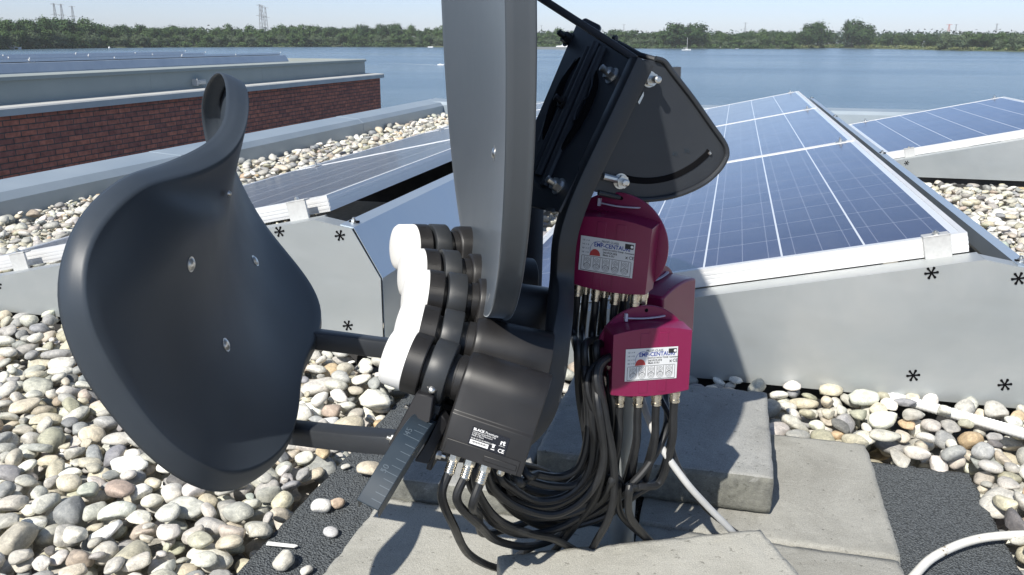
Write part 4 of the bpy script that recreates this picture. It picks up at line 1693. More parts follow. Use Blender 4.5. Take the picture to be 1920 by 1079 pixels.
def switch(c, yaw, pitch, roll, w_, h_, label, plugs, n_plug=4, plate_r=.058, full=True, dz=.002):
    X = Vector((math.cos(yaw), math.sin(yaw), 0))
    Yo = Vector((math.sin(yaw), -math.cos(yaw), 0))            # out of the face
    Z = Vector((0, 0, 1))
    if roll:
        X, Z = X * math.cos(roll) + Z * math.sin(roll), Z * math.cos(roll) - X * math.sin(roll)
    if pitch:
        Z, Yo = Z * math.cos(pitch) + Yo * math.sin(pitch), Yo * math.cos(pitch) - Z * math.sin(pitch)
    c = Vector(c)
    root = empty('antenna_switch', c, label, 'antenna switch', 'magenta switches strapped to the mast')
    dp = .031
    # housing: bowed top and bottom edges, drafted sides
    top = [(-1 + 2 * k / 12, 0) for k in range(13)]
    front, back = [], []
    for k, (a, _) in enumerate(top):
        front.append(X * (a * w_ / 2) + Z * (h_ / 2 + .0058 * (1 - a * a)))
    for a in [1 - 2 * k / 12 for k in range(13)]:
        front.append(X * (a * w_ / 2) + Z * (-h_ / 2 - .0045 * (1 - a * a)))
    n = len(front)
    vs, fs_ = [], []
    lay = [(0, 1.0, 1.0), (.006, 1.012, 1.012), (.022, 1.02, 1.025), (dp, 1.03, 1.04)]
    for d_, sx, sz in lay:
        for q_ in front:
            x_, z_ = q_.dot(X), q_.dot(Z)
            vs.append(c - Yo * d_ + X * (x_ * sx) + Z * (z_ * (sz if z_ > 0 else 1 + (sz - 1) * .3)))
    for k in range(len(lay) - 1):
        for j in range(n):
            fs_.append((k * n + j, k * n + (j + 1) % n, (k + 1) * n + (j + 1) % n, (k + 1) * n + j))
    fs_ += [tuple(range(n)), tuple(range((len(lay) - 1) * n, len(lay) * n))]
    m = MB()
    m.add(vs, fs_)
    # two shallow vertical flutes on the face
    if full:
      m.box(c + X * (-.10 * w_) + Yo * .0001, X * .0055, Z * (h_ * .5), Yo * .0004)
      m.box(c + X * (.14 * w_) + Yo * .0001, X * .0055, Z * (h_ * .5), Yo * .0004)
    hs = mk('housing', m, 'magenta', root, 35, .0028, 3)
    # round back plate
    m = MB()
    pc = c - Yo * dp + Z * dz
    m.lathe([(0, plate_r * .2), (0, plate_r * .985), (-.0008, plate_r), (-.0032, plate_r), (-.004, plate_r * .985), (-.004, .01)], pc, Yo, 72)
    bp = mk('back_plate', m, 'magenta', root, 40)
    # dark mounting hole and strap
    m = MB()
    m.lathe([(0, .0022), (.0004, .0022)], pc + Z * (plate_r * .90) + Yo * .0002 + X * .002, Yo, 14)
    mk('screw_hole', m, 'dark', bp)
    m = MB()
    zs = plate_r * .77
    m.sweep(spline([pc + Z * zs + X * -.0225 - Yo * .004, pc + Z * zs + X * -.022 + Yo * .0022, pc + Z * (zs - .0012) + Yo * .0030, pc + Z * zs + X * .022 + Yo * .0022, pc + Z * zs + X * .0225 - Yo * .004], 5), rrect(.0042, .0012, .0004, 1), Z)
    m.box(pc + Z * (zs + .001) + X * -.0235 + Yo * .0015, X * .0016, Yo * .003, Z * .0045)
    mk('cable_tie', m, 'tie', root, 40)
    mid_ = Vector((MX, MY, (pc + Z * zs).z))
    # plugs below
    for k in range(n_plug):
        a = -.36 + .72 * k / (n_plug - 1) if n_plug > 1 else 0
        q_ = c - Yo * .009 + X * (a * w_) - Z * (h_ / 2 + .0045 * (1 - (2 * a) ** 2) - .001)
        m = MB()
        m.lathe([(0, .0058), (.003, .0058), (.0032, .0064), (.0085, .0064), (.0088, .0056), (.0125, .0056), (.0127, .0062), (.0165, .0062)], q_, -Z, 18)
        mk('plug', m, 'nickel', root, 30)
        SW_OUT.append((q_ - Z * .014, -Z))
    for k in range(n_plug):
        a = -.30 + .72 * k / (n_plug - 1)
        q_ = c - Yo * .024 + X * (a * w_) - Z * (h_ / 2 + .002)
        m = MB()
        m.lathe([(0, .0058), (.003, .0058), (.0032, .0064), (.0085, .0064), (.0088, .0056), (.0165, .0056)], q_, -Z, 18)
        mk('plug', m, 'nickel', root, 30)
        SW_OUT.append((q_ - Z * .014, -Z))
    if not full:
        return root
    # printed label
    lw, lh = w_ * .665, h_ * .535
    o = c + Yo * .00062 - Z * .001 - X * (.008 * w_)
    m = MB()
    m.box(o, X * (lw / 2), Z * (lh / 2), Yo * .00012)
    lb = mk('label', m, 'label_white', hs, 0)
    o = o + Yo * .00016

    def tx(s, x, y, size, mat='ink_black', bold=0., al='LEFT', sq_=1.):
        bold += .00004
        text_part('lettering', s, size, mat, hs, o + X * ((x - .5) * lw) + Z * ((.5 - y) * lh), X, Z, .00012, al, bold, sq_)

    def rec(mm, x0, x1, y0, y1, lift=.0001):
        mm.box(o + X * (((x0 + x1) / 2 - .5) * lw) + Z * ((.5 - (y0 + y1) / 2) * lh) + Yo * lift, X * ((x1 - x0) / 2 * lw), Z * ((y1 - y0) / 2 * lh), Yo * .00004)
    tx('PROFI CLASS', .39, .115, .0036, 'ink_grey', .00004)
    tx('EMP-CENTAURI', .255, .255, .0070, 'ink_blue', .00012, sq_=.90)
    tx('SWITCH WITH TONE  Command', .42, .335, .0026, 'ink_black', .00003)
    tx('S4/1PCP-W3', .43, .42, .0032, 'ink_black', .00005)
    tx('Made in EU', .43, .49, .0030, 'ink_black', .00004)
    tx('CE', .905, .475, .0052, 'ink_black', .00003)
    tx('x', .845, .475, .0058, 'ink_black', .00008)
    for k, s in enumerate(('12/ -> A', '14/ -> B', '16/ -> C', '18/ -> D')):
        tx(s, .035, .13 + .115 * k, .0026, 'ink_grey')
    # red sweep with the blue arc over it
    m = MB()
    pl = []
    for k in range(9):
        a = R(180 - 22 * k)
        pl.append(o + X * ((.285 - .5 + .10 * math.cos(a)) * lw) + Z * ((.5 - .53 + .20 * max(0, math.sin(a))) * lh) + Yo * .00008)
    m.prism(pl, Yo * .00005)
    mk('red_dish_mark', m, 'ink_red', hs, 0)
    m = MB()
    m.tube([o + X * ((.33 - .5 + .14 * math.cos(R(a))) * lw) + Z * ((.5 - .36 + .26 * math.sin(R(a))) * lh) + Yo * .0001 for a in range(200, 40, -12)], .00022, 5)
    mk('blue_arc', m, 'ink_blue', hs)
    m = MB()
    rec(m, .82, .975, .05, .19)
    mk('maker_patch', m, 'ink_black', hs, 0)
    tx('edicy', .835, .155, .0035, 'ink_white', al='LEFT')
    m = MB()
    m.lathe([(0, .0016), (.00006, .0016)], o + X * (.445 * lw) + Z * (.38 * lh) + Yo * .00016, Yo, 16)
    mk('maker_dot', m, 'ink_white', hs)
    # row of port symbols
    m = MB()
    def ring_(cx, cy, r, wd):
        cc = o + X * ((cx - .5) * lw) + Z * ((.5 - cy) * lh) + Yo * .00006
        nn = 26
        vs2, f2 = [], []
        for j in range(nn):
            a = 2 * math.pi * j / nn
            dd = X * math.cos(a) + Z * math.sin(a)
            vs2 += [cc + dd * r, cc + dd * (r - wd)]
        for j in range(nn):
            k2 = (j + 1) % nn
            f2.append((2 * j, 2 * k2, 2 * k2 + 1, 2 * j + 1))
        m.add(vs2, f2)
    for k in range(5):
        cx = .155 + .173 * k
        for cy in (.66, .83):
            ring_(cx, cy, .0030, .00035)
            ring_(cx, cy, .0015, .0004)
        for e in (-1, 1):
            rec(m, cx + e * .062 - .0035, cx + e * .062 + .0035, .57, .86, .00006)
        ring_(cx, .845, .0040, .0003)
    rec(m, .04, .96, .965, .98, .00006)
    rec(m, .04, .047, .56, .98, .00006)
    rec(m, .953, .96, .56, .98, .00006)
    rec(m, .05, .95, .545, .556, .00006)
    mk('port_symbols', m, 'ink_black', hs, 0)
    return root


switch((.1105, .968, .4700), -.40, 0, -.055, .0985, .0780, 'upper magenta switch just under the fan plate, its label tilted', 4, plate_r=.0635, dz=.006)
switch((.1620, .9287, .3527), .20, -.02, -.005, .0951, .0730, 'lower magenta switch at the front, label level, cables below it', 4)
switch((.212, 1.035, .376), .95, 0, .04, .0951, .0740, 'third magenta switch turned away to the right, behind the lower one', 4, full=False)

# ------------------------------------------------------------------ coax cables
CG = 'black coaxial cables looping between feeds and switches'


def cable(pts, label, r=.0047, n=12, mat='cable'):
    m = MB()
    m.tube(spline(pts, n), r, 10)
    o = mk('coax_cable', m, mat)
    return tag(o, label, 'cable', CG if mat == 'cable' else None)


pp0 = [q for q in plug_pts if q[0] == 0]
s1, s1b = SW_OUT[0:4], SW_OUT[4:8]
s2, s2b = SW_OUT[8:12], SW_OUT[12:16]
s3 = SW_OUT[16:20]


def drop(s, k=.02):
    return [s[0], s[0] + s[1] * k]


def rise(s):
    lead = [s[0] + s[1] * .115 + Vector((-.010, .012, 0))] if s in s2 + s2b else []
    return lead + [s[0] + s[1] * .055, s[0] + s[1] * .018, s[0] - s[1] * .004]


# visible plugs of the nearest feed
q0, q1, q2 = [[c_ - d_ * .004, c_ + d_ * .025] for (_, _, c_, d_) in pp0]
cable(q0 + [D(850, 985, .90), D(880, 1040, .99), D(935, 1066, 1.09), D(985, 1062, 1.13), D(1040, 1040, 1.13)], 'cable from the first silver plug, curving down to the corner of the front slab')
cable(q1 + [D(899, 985, .91), D(930, 1013, 1.0), D(985, 1025, 1.06), D(1040, 1010, 1.09), D(1090, 965, 1.06), D(1122, 900, 1.02), D(1131, 820, .99), D(1118, 720, .97)] + rise(s1[2]), 'cable from the second silver plug, swinging low before rising to the upper switch')
cable(q2 + [D(897, 965, .92), D(905, 1000, .99), D(950, 992, 1.06), D(1020, 965, 1.10), D(1085, 925, 1.07), D(1150, 895, 1.02)] + rise(s2[1]), 'cable from the third silver plug, passing behind the loops to the lower switch')
# the bundle: loops from the hidden feeds, each with its own sag
loops = [
    ([(905, 872, .93), (925, 915, .95), (970, 950, .98), (1040, 965, 1.0), (1100, 930, 1.0), (1132, 860, .985), (1118, 740, .965)], s1[1], 'loop with the widest sag, rising left of the lower switch'),
    ([(930, 880, .95), (960, 915, .97), (1010, 940, 1.0), (1070, 925, 1.01), (1108, 870, 1.0), (1108, 760, .985)], s1[0], 'upper loop that rises to the left plug of the upper switch'),
    ([(975, 872, .97), (1010, 890, .98), (1055, 893, 1.0), (1088, 870, 1.0), (1103, 800, .99), (1096, 690, .985)], s1b[0], 'short tight loop directly under the arm bend'),
    ([(960, 876, .96), (990, 900, .98), (1040, 912, 1.0), (1085, 905, 1.01), (1118, 850, 1.0), (1124, 740, .995)], s1b[1], 'shallow loop in front of the dark slab'),
    ([(890, 885, .92), (900, 930, .94), (935, 975, .97), (990, 1000, 1.0), (1040, 1012, 1.04), (1100, 1045, 1.10)], None, 'cable crossing from the feed down behind the front slab'),
    ([(880, 880, .95), (895, 935, .97), (925, 980, 1.0), (985, 1003, 1.04), (1060, 985, 1.06), (1125, 940, 1.04), (1148, 900, 1.0)], s2[0], 'loop low over the pale slab that turns up to the lower switch'),
    ([(915, 890, .97), (935, 930, 1.0), (980, 970, 1.05), (1050, 985, 1.08), (1120, 960, 1.06), (1180, 915, 1.03)], s2[2], 'loop that rises behind the mast side to the third lower plug'),
    ([(945, 885, .99), (975, 925, 1.03), (1030, 955, 1.07), (1110, 945, 1.08), (1190, 915, 1.04)], s2[3], 'outermost loop reaching the right plug of the lower switch'),
    ([(1010, 880, 1.05), (1060, 900, 1.06), (1120, 880, 1.05), (1150, 800, 1.02), (1144, 700, 1.0)], s1b[2], 'cable dropping from the right plug of the upper switch'),
]
loops += [
    ([(920, 880, .98), (950, 905, 1.0), (1000, 928, 1.02), (1060, 915, 1.03), (1100, 860, 1.02), (1086, 740, 1.0), (1082, 650, .985)], s1[0], 'cable tight along the left of the curtain below the upper switch'),
    ([(915, 885, .99), (960, 935, 1.01), (1030, 950, 1.03), (1095, 915, 1.03), (1127, 850, 1.02), (1106, 740, 1.0), (1096, 650, .985)], s1b[1], 'cable in the middle of the curtain, deep in the coil'),
    ([(925, 890, 1.0), (970, 945, 1.03), (1045, 968, 1.05), (1115, 930, 1.05), (1143, 860, 1.03), (1130, 740, 1.01), (1118, 650, .995)], s1[2], 'cable at the right of the curtain, curving round the low coil'),
    ([(935, 880, 1.0), (985, 925, 1.04), (1050, 938, 1.06), (1120, 905, 1.05), (1150, 840, 1.03), (1140, 740, 1.015)], s1b[3], 'cable rising behind the lower switch on its left side'),
    ([(930, 885, 1.02), (985, 955, 1.06), (1060, 975, 1.08), (1140, 945, 1.08), (1195, 905, 1.05)], s2b[2], 'cable that rises close to the mast under the lower switch'),
    ([(935, 895, 1.02), (975, 965, 1.05), (1040, 990, 1.08), (1130, 970, 1.08), (1195, 925, 1.05)], s2b[3], 'hindmost cable of the coil, rising right of the mast'),
]
loops += [
    ([(940, 880, 1.0), (985, 915, 1.01), (1050, 925, 1.02), (1112, 880, 1.01), (1136, 800, .99), (1124, 690, .975)], s1[3], 'cable at the front of the curtain beside the lower switch'),
    ([(930, 890, 1.01), (990, 945, 1.04), (1070, 955, 1.05), (1130, 925, 1.04)], s2b[0], 'cable turning up steeply to the left end of the lower switch'),
    ([(925, 900, 1.0), (985, 965, 1.03), (1065, 965, 1.05), (1140, 930, 1.04)], s2b[1], 'cable turning up steeply in front of the mast'),
]
for pts_, s, lab in loops:
    P_ = [D(*q_) for q_ in pts_]
    b_ = min(4, 4)
    i_ = {0: 1, 1: 2, 2: 3, 3: 4}.get(loops.index((pts_, s, lab)) % 4)
    src = [q for q in plug_pts if q[0] == i_][(loops.index((pts_, s, lab)) // 4) % 3]
    start = [src[2] - src[3] * .004, src[2] + src[3] * .02]
    P_ = start + P_
    if s is not None:
        P_ += rise(s)
    cable(P_, lab)
# hanging tails between the switches and the slabs
cable([s1[3][0] - s1[3][1] * .004, s1[3][0] + s1[3][1] * .05, D(1120, 690, .965), D(1132, 770, .97), D(1148, 850, .985), D(1152, 920, 1.01), D(1140, 975, 1.03), D(1118, 1015, 1.05), D(1095, 1060, 1.08)], 'cable hanging straight down before the bundle, ending behind the front slab')
cable([s1b[3][0] - s1b[3][1] * .004, s1b[3][0] + s1b[3][1] * .05, D(1105, 700, .98), D(1120, 790, .985), D(1136, 860, 1.0), D(1118, 930, 1.03), D(1075, 990, 1.07), D(1030, 1045, 1.12)], 'cable hanging from the upper switch and bending left low down')
cable([s2b[0][0] - s2b[0][1] * .004, s2b[0][0] + s2b[0][1] * .05, s2b[0][0] + s2b[0][1] * .12 + Vector((-.004, 0, 0)), D(1158, 910, 1.02), D(1162, 960, 1.05), D(1200, 1000, 1.09), D(1240, 1030, 1.12)], 'cable from the left plug of the lower switch, ending beside the mast foot')
cable([s2b[1][0] - s2b[1][1] * .004, s2b[1][0] + s2b[1][1] * .05, s2b[1][0] + s2b[1][1] * .12 + Vector((-.004, 0, 0)), D(1180, 915, 1.0), D(1180, 965, 1.03), D(1205, 1000, 1.07), D(1235, 1030, 1.12)], 'cable from the second lower plug, running down the mast to its foot')
cable([s3[0][0] - s3[0][1] * .004, s3[0][0] + s3[0][1] * .04, D(1258, 790, 1.05), D(1262, 850, 1.05), D(1292, 912, 1.06), D(1330, 960, 1.09), D(1385, 1002, 1.13)], 'thin black cable beside the white one, running down to the right', .0036)
cable([s3[1][0] - s3[1][1] * .004, s3[1][0] + s3[1][1] * .05, D(1250, 800, 1.05), D(1218, 868, 1.04), D(1172, 918, 1.04), D(1120, 950, 1.06), D(1040, 1000, 1.1), D(960, 1050, 1.14)], 'cable from the turned away switch, crossing left behind the mast')
m = MB()
m.tube(spline([D(1195, 720, 1.06), D(1212, 775, 1.05), D(1240, 838, 1.045), D(1285, 903, 1.05), D(1325, 948, 1.07), D(1368, 992, 1.10), D(1400, 1030, 1.13)], 12), .0044, 12)
tag(mk('coax_cable', m, 'white_sheath'), 'white cable slanting down over the dark slab', 'cable')

# ------------------------------------------------------------------ neighbouring brick building
bb = empty('brick_building', W(-7.4, 6, -7), 'low red brick building with a pale coping and a grey-green upstand across the gap', 'building')
BU, BV1 = -7.4, 17.62
me = bpy.data.meshes.new('wall')
vs = [W(BU, -6, -7), W(BU, BV1, -7), W(BU, BV1, -.05), W(BU, -6, -.05), W(-30, BV1, -7), W(-30, BV1, -.05)]
me.from_pydata([tuple(q) for q in vs], [], [(0, 1, 2, 3), (1, 4, 5, 2)])
l = me.uv_layers.new(name='UVMap')
for p_ in me.polygons:
    for li in p_.loop_indices:
        vi = me.loops[li].vertex_index
        l.data[li].uv = {0: (0, 0), 1: (BV1 + 6, 0), 2: (BV1 + 6, 6.95), 3: (0, 6.95), 4: (BV1 + 28.6, 0), 5: (BV1 + 28.6, 6.95)}[vi]
link('wall', me, MT['brick'], bb)
m = MB()
m.prism([W(u, -6, z) for u, z in [(BU + .07, -.075), (BU + .07, -.004), (BU + .055, .012), (BU - .30, .02), (BU - .30, -.05), (BU + .01, -.05), (BU + .01, -.075)]], VV * (BV1 + 6.07))
mk('coping', m, 'coping', bb, 20)
m = MB()
FV = 17.40
m.prism([W(u, -6, z) for u, z in [(BU - .24, .0), (BU - .24, .262), (BU - .20, .266), (BU - .20, .305), (BU - .24, .318), (BU - .52, .318), (BU - .52, .0)]], VV * (FV + 6))
m.prism([W(BU - .53, FV - .3, 0), W(BU - .53, FV - .3, .318), W(-30, FV - .3, .318), W(-30, FV - .3, 0)], VV * .3)
for v_ in (1.6, 4.5, 7.4, 10.3, 13.2, 16.1):
    ubox(m, BU - .2425, BU - .2385, v_, v_ + .012, .002, .262)
fa = mk('upstand', m, 'fascia', bb, 20)
plane_mesh('roof', [W(BU - .5, -6, .05), W(-30, -6, .05), W(-30, FV, .05), W(BU - .5, FV, .05)], 'bitumen', parent=bb)
m = MB()
p_ = on_plane(375, 154, W(BU - .2, 8, .1), UU)
m.box(p_, VV * .11, UU * .03, ZZ * .035)
m.box(p_ + UU * .03 + VV * .02, VV * .08, UU * .006, ZZ * .022)
m.box(p_ - VV * .13, VV * .012, UU * .05, ZZ * .05)
lp = mk('wall_lamp', m, 'coping', None, 30, .006)
tag(lp, 'small rectangular lamp on the grey-green upstand of the brick building', 'lamp')
wordl = ['nearest', 'second', 'third']
for k, (u_hi, vend) in enumerate([(-9.1, 16.5), (-10.45, 15.9), (-11.8, 17.2)]):
    rk = rack(u_hi, vend - 9 * 1.67, 9, ['front', 'middle', 'back'][k] + ' row of racks on the brick building roof, only its blue back sheet showing', z0=.08, stars=False, clamps=False)
    rk['group'] = 'racks on the brick building'
    m = MB()
    for q_ in range(0, 9, 2):
        vb = vend - q_ * 1.67
        m.lathe([(0, .009), (.014, .009)], W(u_hi + .01, vb, .445), ZZ, 8)
    mk('end_clip', m, 'conduit', rk)
    for q_ in range(9):
        solar_panel(u_hi, vend - (q_ + 1) * 1.67, ZH + .08, 'solar panel lying in the %s row on the brick building roof' % ['front', 'middle', 'back'][k], 'solar panels on the %s row of the brick building' % ['front', 'middle', 'back'][k])

# ------------------------------------------------------------------ lake, far shore, sky line
WZ = -6.5
plane_mesh('water', [(-2600, -300, WZ), (2600, -300, WZ), (2600, 2500, WZ), (-2600, 2500, WZ)], 'water', kind='structure')
plane_mesh('ground', [W(-3.2, -40, -6.4), W(40, -40, -6.4), W(40, 8.8, -6.4), W(-3.2, 8.8, -6.4)], 'bitumen', kind='structure')
plane_mesh('ground', [W(-3.2, -40, -6.4), W(-3.2, 17.8, -6.4), W(-40, 17.8, -6.4), W(-40, -40, -6.4)], 'bitumen', kind='structure')
shore_px = [(-1600, 90), (-900, 94), (-250, 97), (0, 93.5), (150, 91), (330, 89), (640, 88.2), (800, 88.6), (1000, 89.5), (1100, 91), (1300, 91.5), (1480, 92), (1560, 90.5), (1700, 93), (1800, 95.5), (1920, 97.5), (2170, 101), (2800, 104), (3500, 107)]
sh = [G(x, y, WZ) for x, y in shore_px]
vs, fs_ = [], []
for q_ in sh:
    d_ = Vector((q_.x, q_.y, 0)).normalized()
    vs += [q_ + Vector((0, 0, -.4)), q_ + d_ * 3 + Vector((0, 0, .7)), q_ + d_ * 40 + Vector((0, 0, 1.4)), q_ + d_ * 1300 + Vector((0, 0, 3))]
for i in range(len(sh) - 1):
    for k in range(3):
        fs_.append((4 * i + k, 4 * i + 4 + k, 4 * i + 5 + k, 4 * i + 1 + k))
m = MB()
m.add(vs, fs_)
mk('far_shore', m, 'land', smooth=True)['kind'] = 'structure'


def shore_at(px):
    for (x0, y0), (x1, y1) in zip(shore_px, shore_px[1:]):
        if x0 <= px <= x1:
            return y0 + (y1 - y0) * (px - x0) / (x1 - x0)
    return 92


def leaf_mesh(name, blobs, n, size, mat, seed, trunk=None):
    """crown of many small leaf-clump faces over several uneven lobes"""
    r = np.random.default_rng(seed)
    wts = np.array([b[3] * b[4] * b[5] for b in blobs]) ** .75
    wts /= wts.sum()
    V, Fq, A = [], [], []
    for k in range(n):
        b = blobs[r.choice(len(blobs), p=wts)]
        d = r.normal(size=3)
        d /= np.linalg.norm(d)
        rad = r.uniform(.55, 1.0) ** .6
        p = np.array(b[:3]) + d * np.array(b[3:6]) * rad * (1 + .22 * math.sin(5 * d[0] + 3 * d[1] + seed) + .15 * r.normal())
        nn = d + r.normal(size=3) * .32
        nn /= np.linalg.norm(nn)
        a = np.cross(nn, r.normal(size=3))
        a /= np.linalg.norm(a)
        c = np.cross(nn, a)
        s1_, s2_ = size * r.uniform(.5, 1.25), size * r.uniform(.45, 1.0)
        o = len(V)
        V += [p + a * s1_, p + c * s2_ + a * s1_ * .2, p - a * s1_ + nn * size * .15, p - c * s2_]
        Fq.append((o, o + 1, o + 2, o + 3))
        A += [float(np.clip(.5 + .28 * r.normal() + .12 * math.sin(k), 0, 1))] * 4
    me = bpy.data.meshes.new(name)
    me.from_pydata([tuple(map(float, q_)) for q_ in V], [], Fq)
    at_ = me.attributes.new('leaf', 'FLOAT', 'POINT')
    at_.data.foreach_set('value', A)
    me.materials.append(MT[mat].m)
    return me


def crown_proto(k):
    r = np.random.default_rng(50 + k)
    tall = [1.0, 1.05, .9, 1.0, .8, 1.0][k]
    bl = [(0, 0, .52 * tall, .30, .30, .36 * tall)]
    for j in range(12):
        a = r.uniform(0, 6.28)
        zz = r.uniform(.20, .86)
        rr = r.uniform(.12, .30) * (1.05 - .55 * abs(zz - .45))
        bl.append((math.cos(a) * rr, math.sin(a) * rr, zz * tall, r.uniform(.13, .20), r.uniform(.13, .20), r.uniform(.10, .16) * tall))
    mat = ['leaf_mid', 'leaf_dark', 'leaf_pale', 'leaf_mid', 'leaf_pale', 'leaf_dark'][k]
    return leaf_mesh('crown', bl, 2600, .034, mat, 60 + k)


protos = [crown_proto(k) for k in range(6)]
tm = MB()
tm.tube([(0, 0, -.02), (.005, 0, .25), (-.01, .01, .6)], [.025, .018, .006], 8)
trunk_me = bpy.data.meshes.new('trunk')
trunk_me.from_pydata(tm.v, [], tm.f)
trunk_me.materials.append(MT['bark'].m)


def tree(px, back, h, kind, label, group, squash=1.0, parts=True, name='tree'):
    q_ = G(px, shore_at(px), WZ)
    d_ = Vector((q_.x, q_.y, 0)).normalized()
    p = q_ + d_ * back
    p.z = WZ + .5 + min(back, 45) * .022
    root = empty(name, p, label, 'tree' if name == 'tree' else 'bush', group)
    root.rotation_euler.z = random.uniform(0, 6.28)
    root.scale = (h * squash, h * squash, h)
    for nm, me in (('crown', protos[kind]), ('trunk', trunk_me)):
        o = bpy.data.objects.new(nm, me)
        COL.objects.link(o)
        o.parent = root
    return root


def gap(px):
    """true where the photo has the antenna in front of the shore"""
    return 850 < px < 1000


ga = 'trees along the far shore left of the tall reflector'
gb = 'trees along the far shore right of the mount'
la = 'green tree in the dense wood on the far shore left of the tall reflector'
lb2 = 'green tree in the wood on the far shore right of the mount'
rt_ = random.Random(3)
px = -60
while px < 845:
    dist = G(px, shore_at(px), WZ).length
    h = dist * (rt_.uniform(28, 38) if px > 190 else rt_.uniform(36, 48)) / 1609
    tree(px, rt_.uniform(2, 18), h * rt_.uniform(.55, .8), rt_.choice([0, 2, 3, 4, 2]), la, ga, rt_.uniform(1.0, 1.3))
    tree(px + rt_.uniform(-4, 4), rt_.uniform(22, 60), h * rt_.uniform(.9, 1.12), rt_.choice([0, 1, 3, 0, 1]), la, ga, rt_.uniform(.9, 1.2))
    px += rt_.uniform(7, 12)
px = 1002
while px < 1990:
    dist = G(px, shore_at(px), WZ).length
    low = 1480 < px < 1960
    h = dist * (rt_.uniform(21, 31) if not low else rt_.uniform(13, 22)) / 1609
    if not (1495 < px < 1600 and low):
        tree(px, rt_.uniform(3, 25) if not low else rt_.uniform(70, 110), h * rt_.uniform(.6, .95), rt_.choice([0, 2, 3, 4]), lb2, gb, rt_.uniform(1.0, 1.35))
    tree(px + rt_.uniform(-4, 4), rt_.uniform(60, 120), h * rt_.uniform(1.0, 1.15) + (1 if not low else 4), rt_.choice([0, 1, 3, 1]), lb2, gb, rt_.uniform(1.0, 1.3))
    px += rt_.uniform(8.5, 14)
big = [(1262, 45, 1.35, 'broad tall dark tree crown just behind the sailing boat'), (1304, 44, 1.3, 'tall dark tree right of the sailing boat, part of the high clump'), (1514, 42, 1.0, 'narrow dark tree left of the big pair on the open bank'), (1533, 45, 1.05, 'big rounded dark tree on the open bank, left of the gap'),
       (1596, 48, 1.0, 'highest dark tree on the open bank, right of the gap'), (1620, 40, 1.0, 'dark tree leaning on the highest one, right of the gap'), (1768, 34, 1.0, 'rounded olive tree standing before the far wood at the right'), (1800, 36, 1.1, 'broad olive tree at the right, beside another rounded one'), (1868, 22, 1.0, 'low pale willow by the water at the far right'), (1905, 34, 1.0, 'dark tree at the right edge of the photo'),
       (680, 39, 1.0, 'tree with a raised round crown left of the white house'), (742, 41, 1.05, 'higher round tree right of the little white house'), (716, 40, .9, 'high tree above the little white house')]
for px, hp, sq_, lab in big:
    dist = G(px, shore_at(px), WZ).length
    tree(px, 8 if px > 1000 else 24, dist * hp / 1609 * 1.05, 1 if hp > 36 else rt_.choice([2, 4]), lab, None, sq_)


# shrubs at the waterline and reeds, one mass nobody could count
def band(name, x0, x1, n, hpx, mat, seed, b0, b1, size):
    r = np.random.default_rng(seed)
    bl = []
    for k in range(n):
        px = r.uniform(x0, x1)
        q_ = G(px, shore_at(px), WZ)
        if gap(px):
            continue
        d_ = Vector((q_.x, q_.y, 0)).normalized()
        h = q_.length * hpx / 1609 * r.uniform(.5, 1.1)
        p = q_ + d_ * r.uniform(b0, b1)
        bl.append((p.x, p.y, WZ + .4 + h * .4, h * r.uniform(.8, 1.6), h * .8, h * .6))
    o = bpy.data.objects.new(name, leaf_mesh(name, bl, n * 55, size, mat, seed))
    COL.objects.link(o)
    o['kind'] = 'stuff'


band('waterside_shrubs', -60, 850, 150, 9, 'leaf_mid', 5, 0, 6, .8)
band('waterside_shrubs', 1000, 1500, 90, 8, 'leaf_mid', 6, 0, 6, .8)
band('reeds', 1480, 1990, 150, 6, 'reed', 7, 1, 40, .7)
band('waterside_shrubs', 1480, 1990, 90, 7, 'leaf_mid', 8, 2, 50, .8)
# distant woods far behind, one mass
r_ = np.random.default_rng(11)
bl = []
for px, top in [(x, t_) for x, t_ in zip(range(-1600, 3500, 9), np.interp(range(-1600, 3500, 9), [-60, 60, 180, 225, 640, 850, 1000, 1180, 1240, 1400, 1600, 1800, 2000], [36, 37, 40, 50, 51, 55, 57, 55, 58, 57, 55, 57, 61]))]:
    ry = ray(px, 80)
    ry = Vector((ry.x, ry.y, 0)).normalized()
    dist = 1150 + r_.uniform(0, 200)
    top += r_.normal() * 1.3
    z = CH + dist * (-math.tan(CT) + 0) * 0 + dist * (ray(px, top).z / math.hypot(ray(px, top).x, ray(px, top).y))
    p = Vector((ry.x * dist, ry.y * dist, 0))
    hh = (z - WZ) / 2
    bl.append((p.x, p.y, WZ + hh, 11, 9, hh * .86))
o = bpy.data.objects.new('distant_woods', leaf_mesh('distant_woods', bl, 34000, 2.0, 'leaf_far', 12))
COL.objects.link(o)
o['kind'] = 'stuff'


# ------------------------------------------------------------------ boats
def water_pt(px, py):
    return G(px, py, WZ)


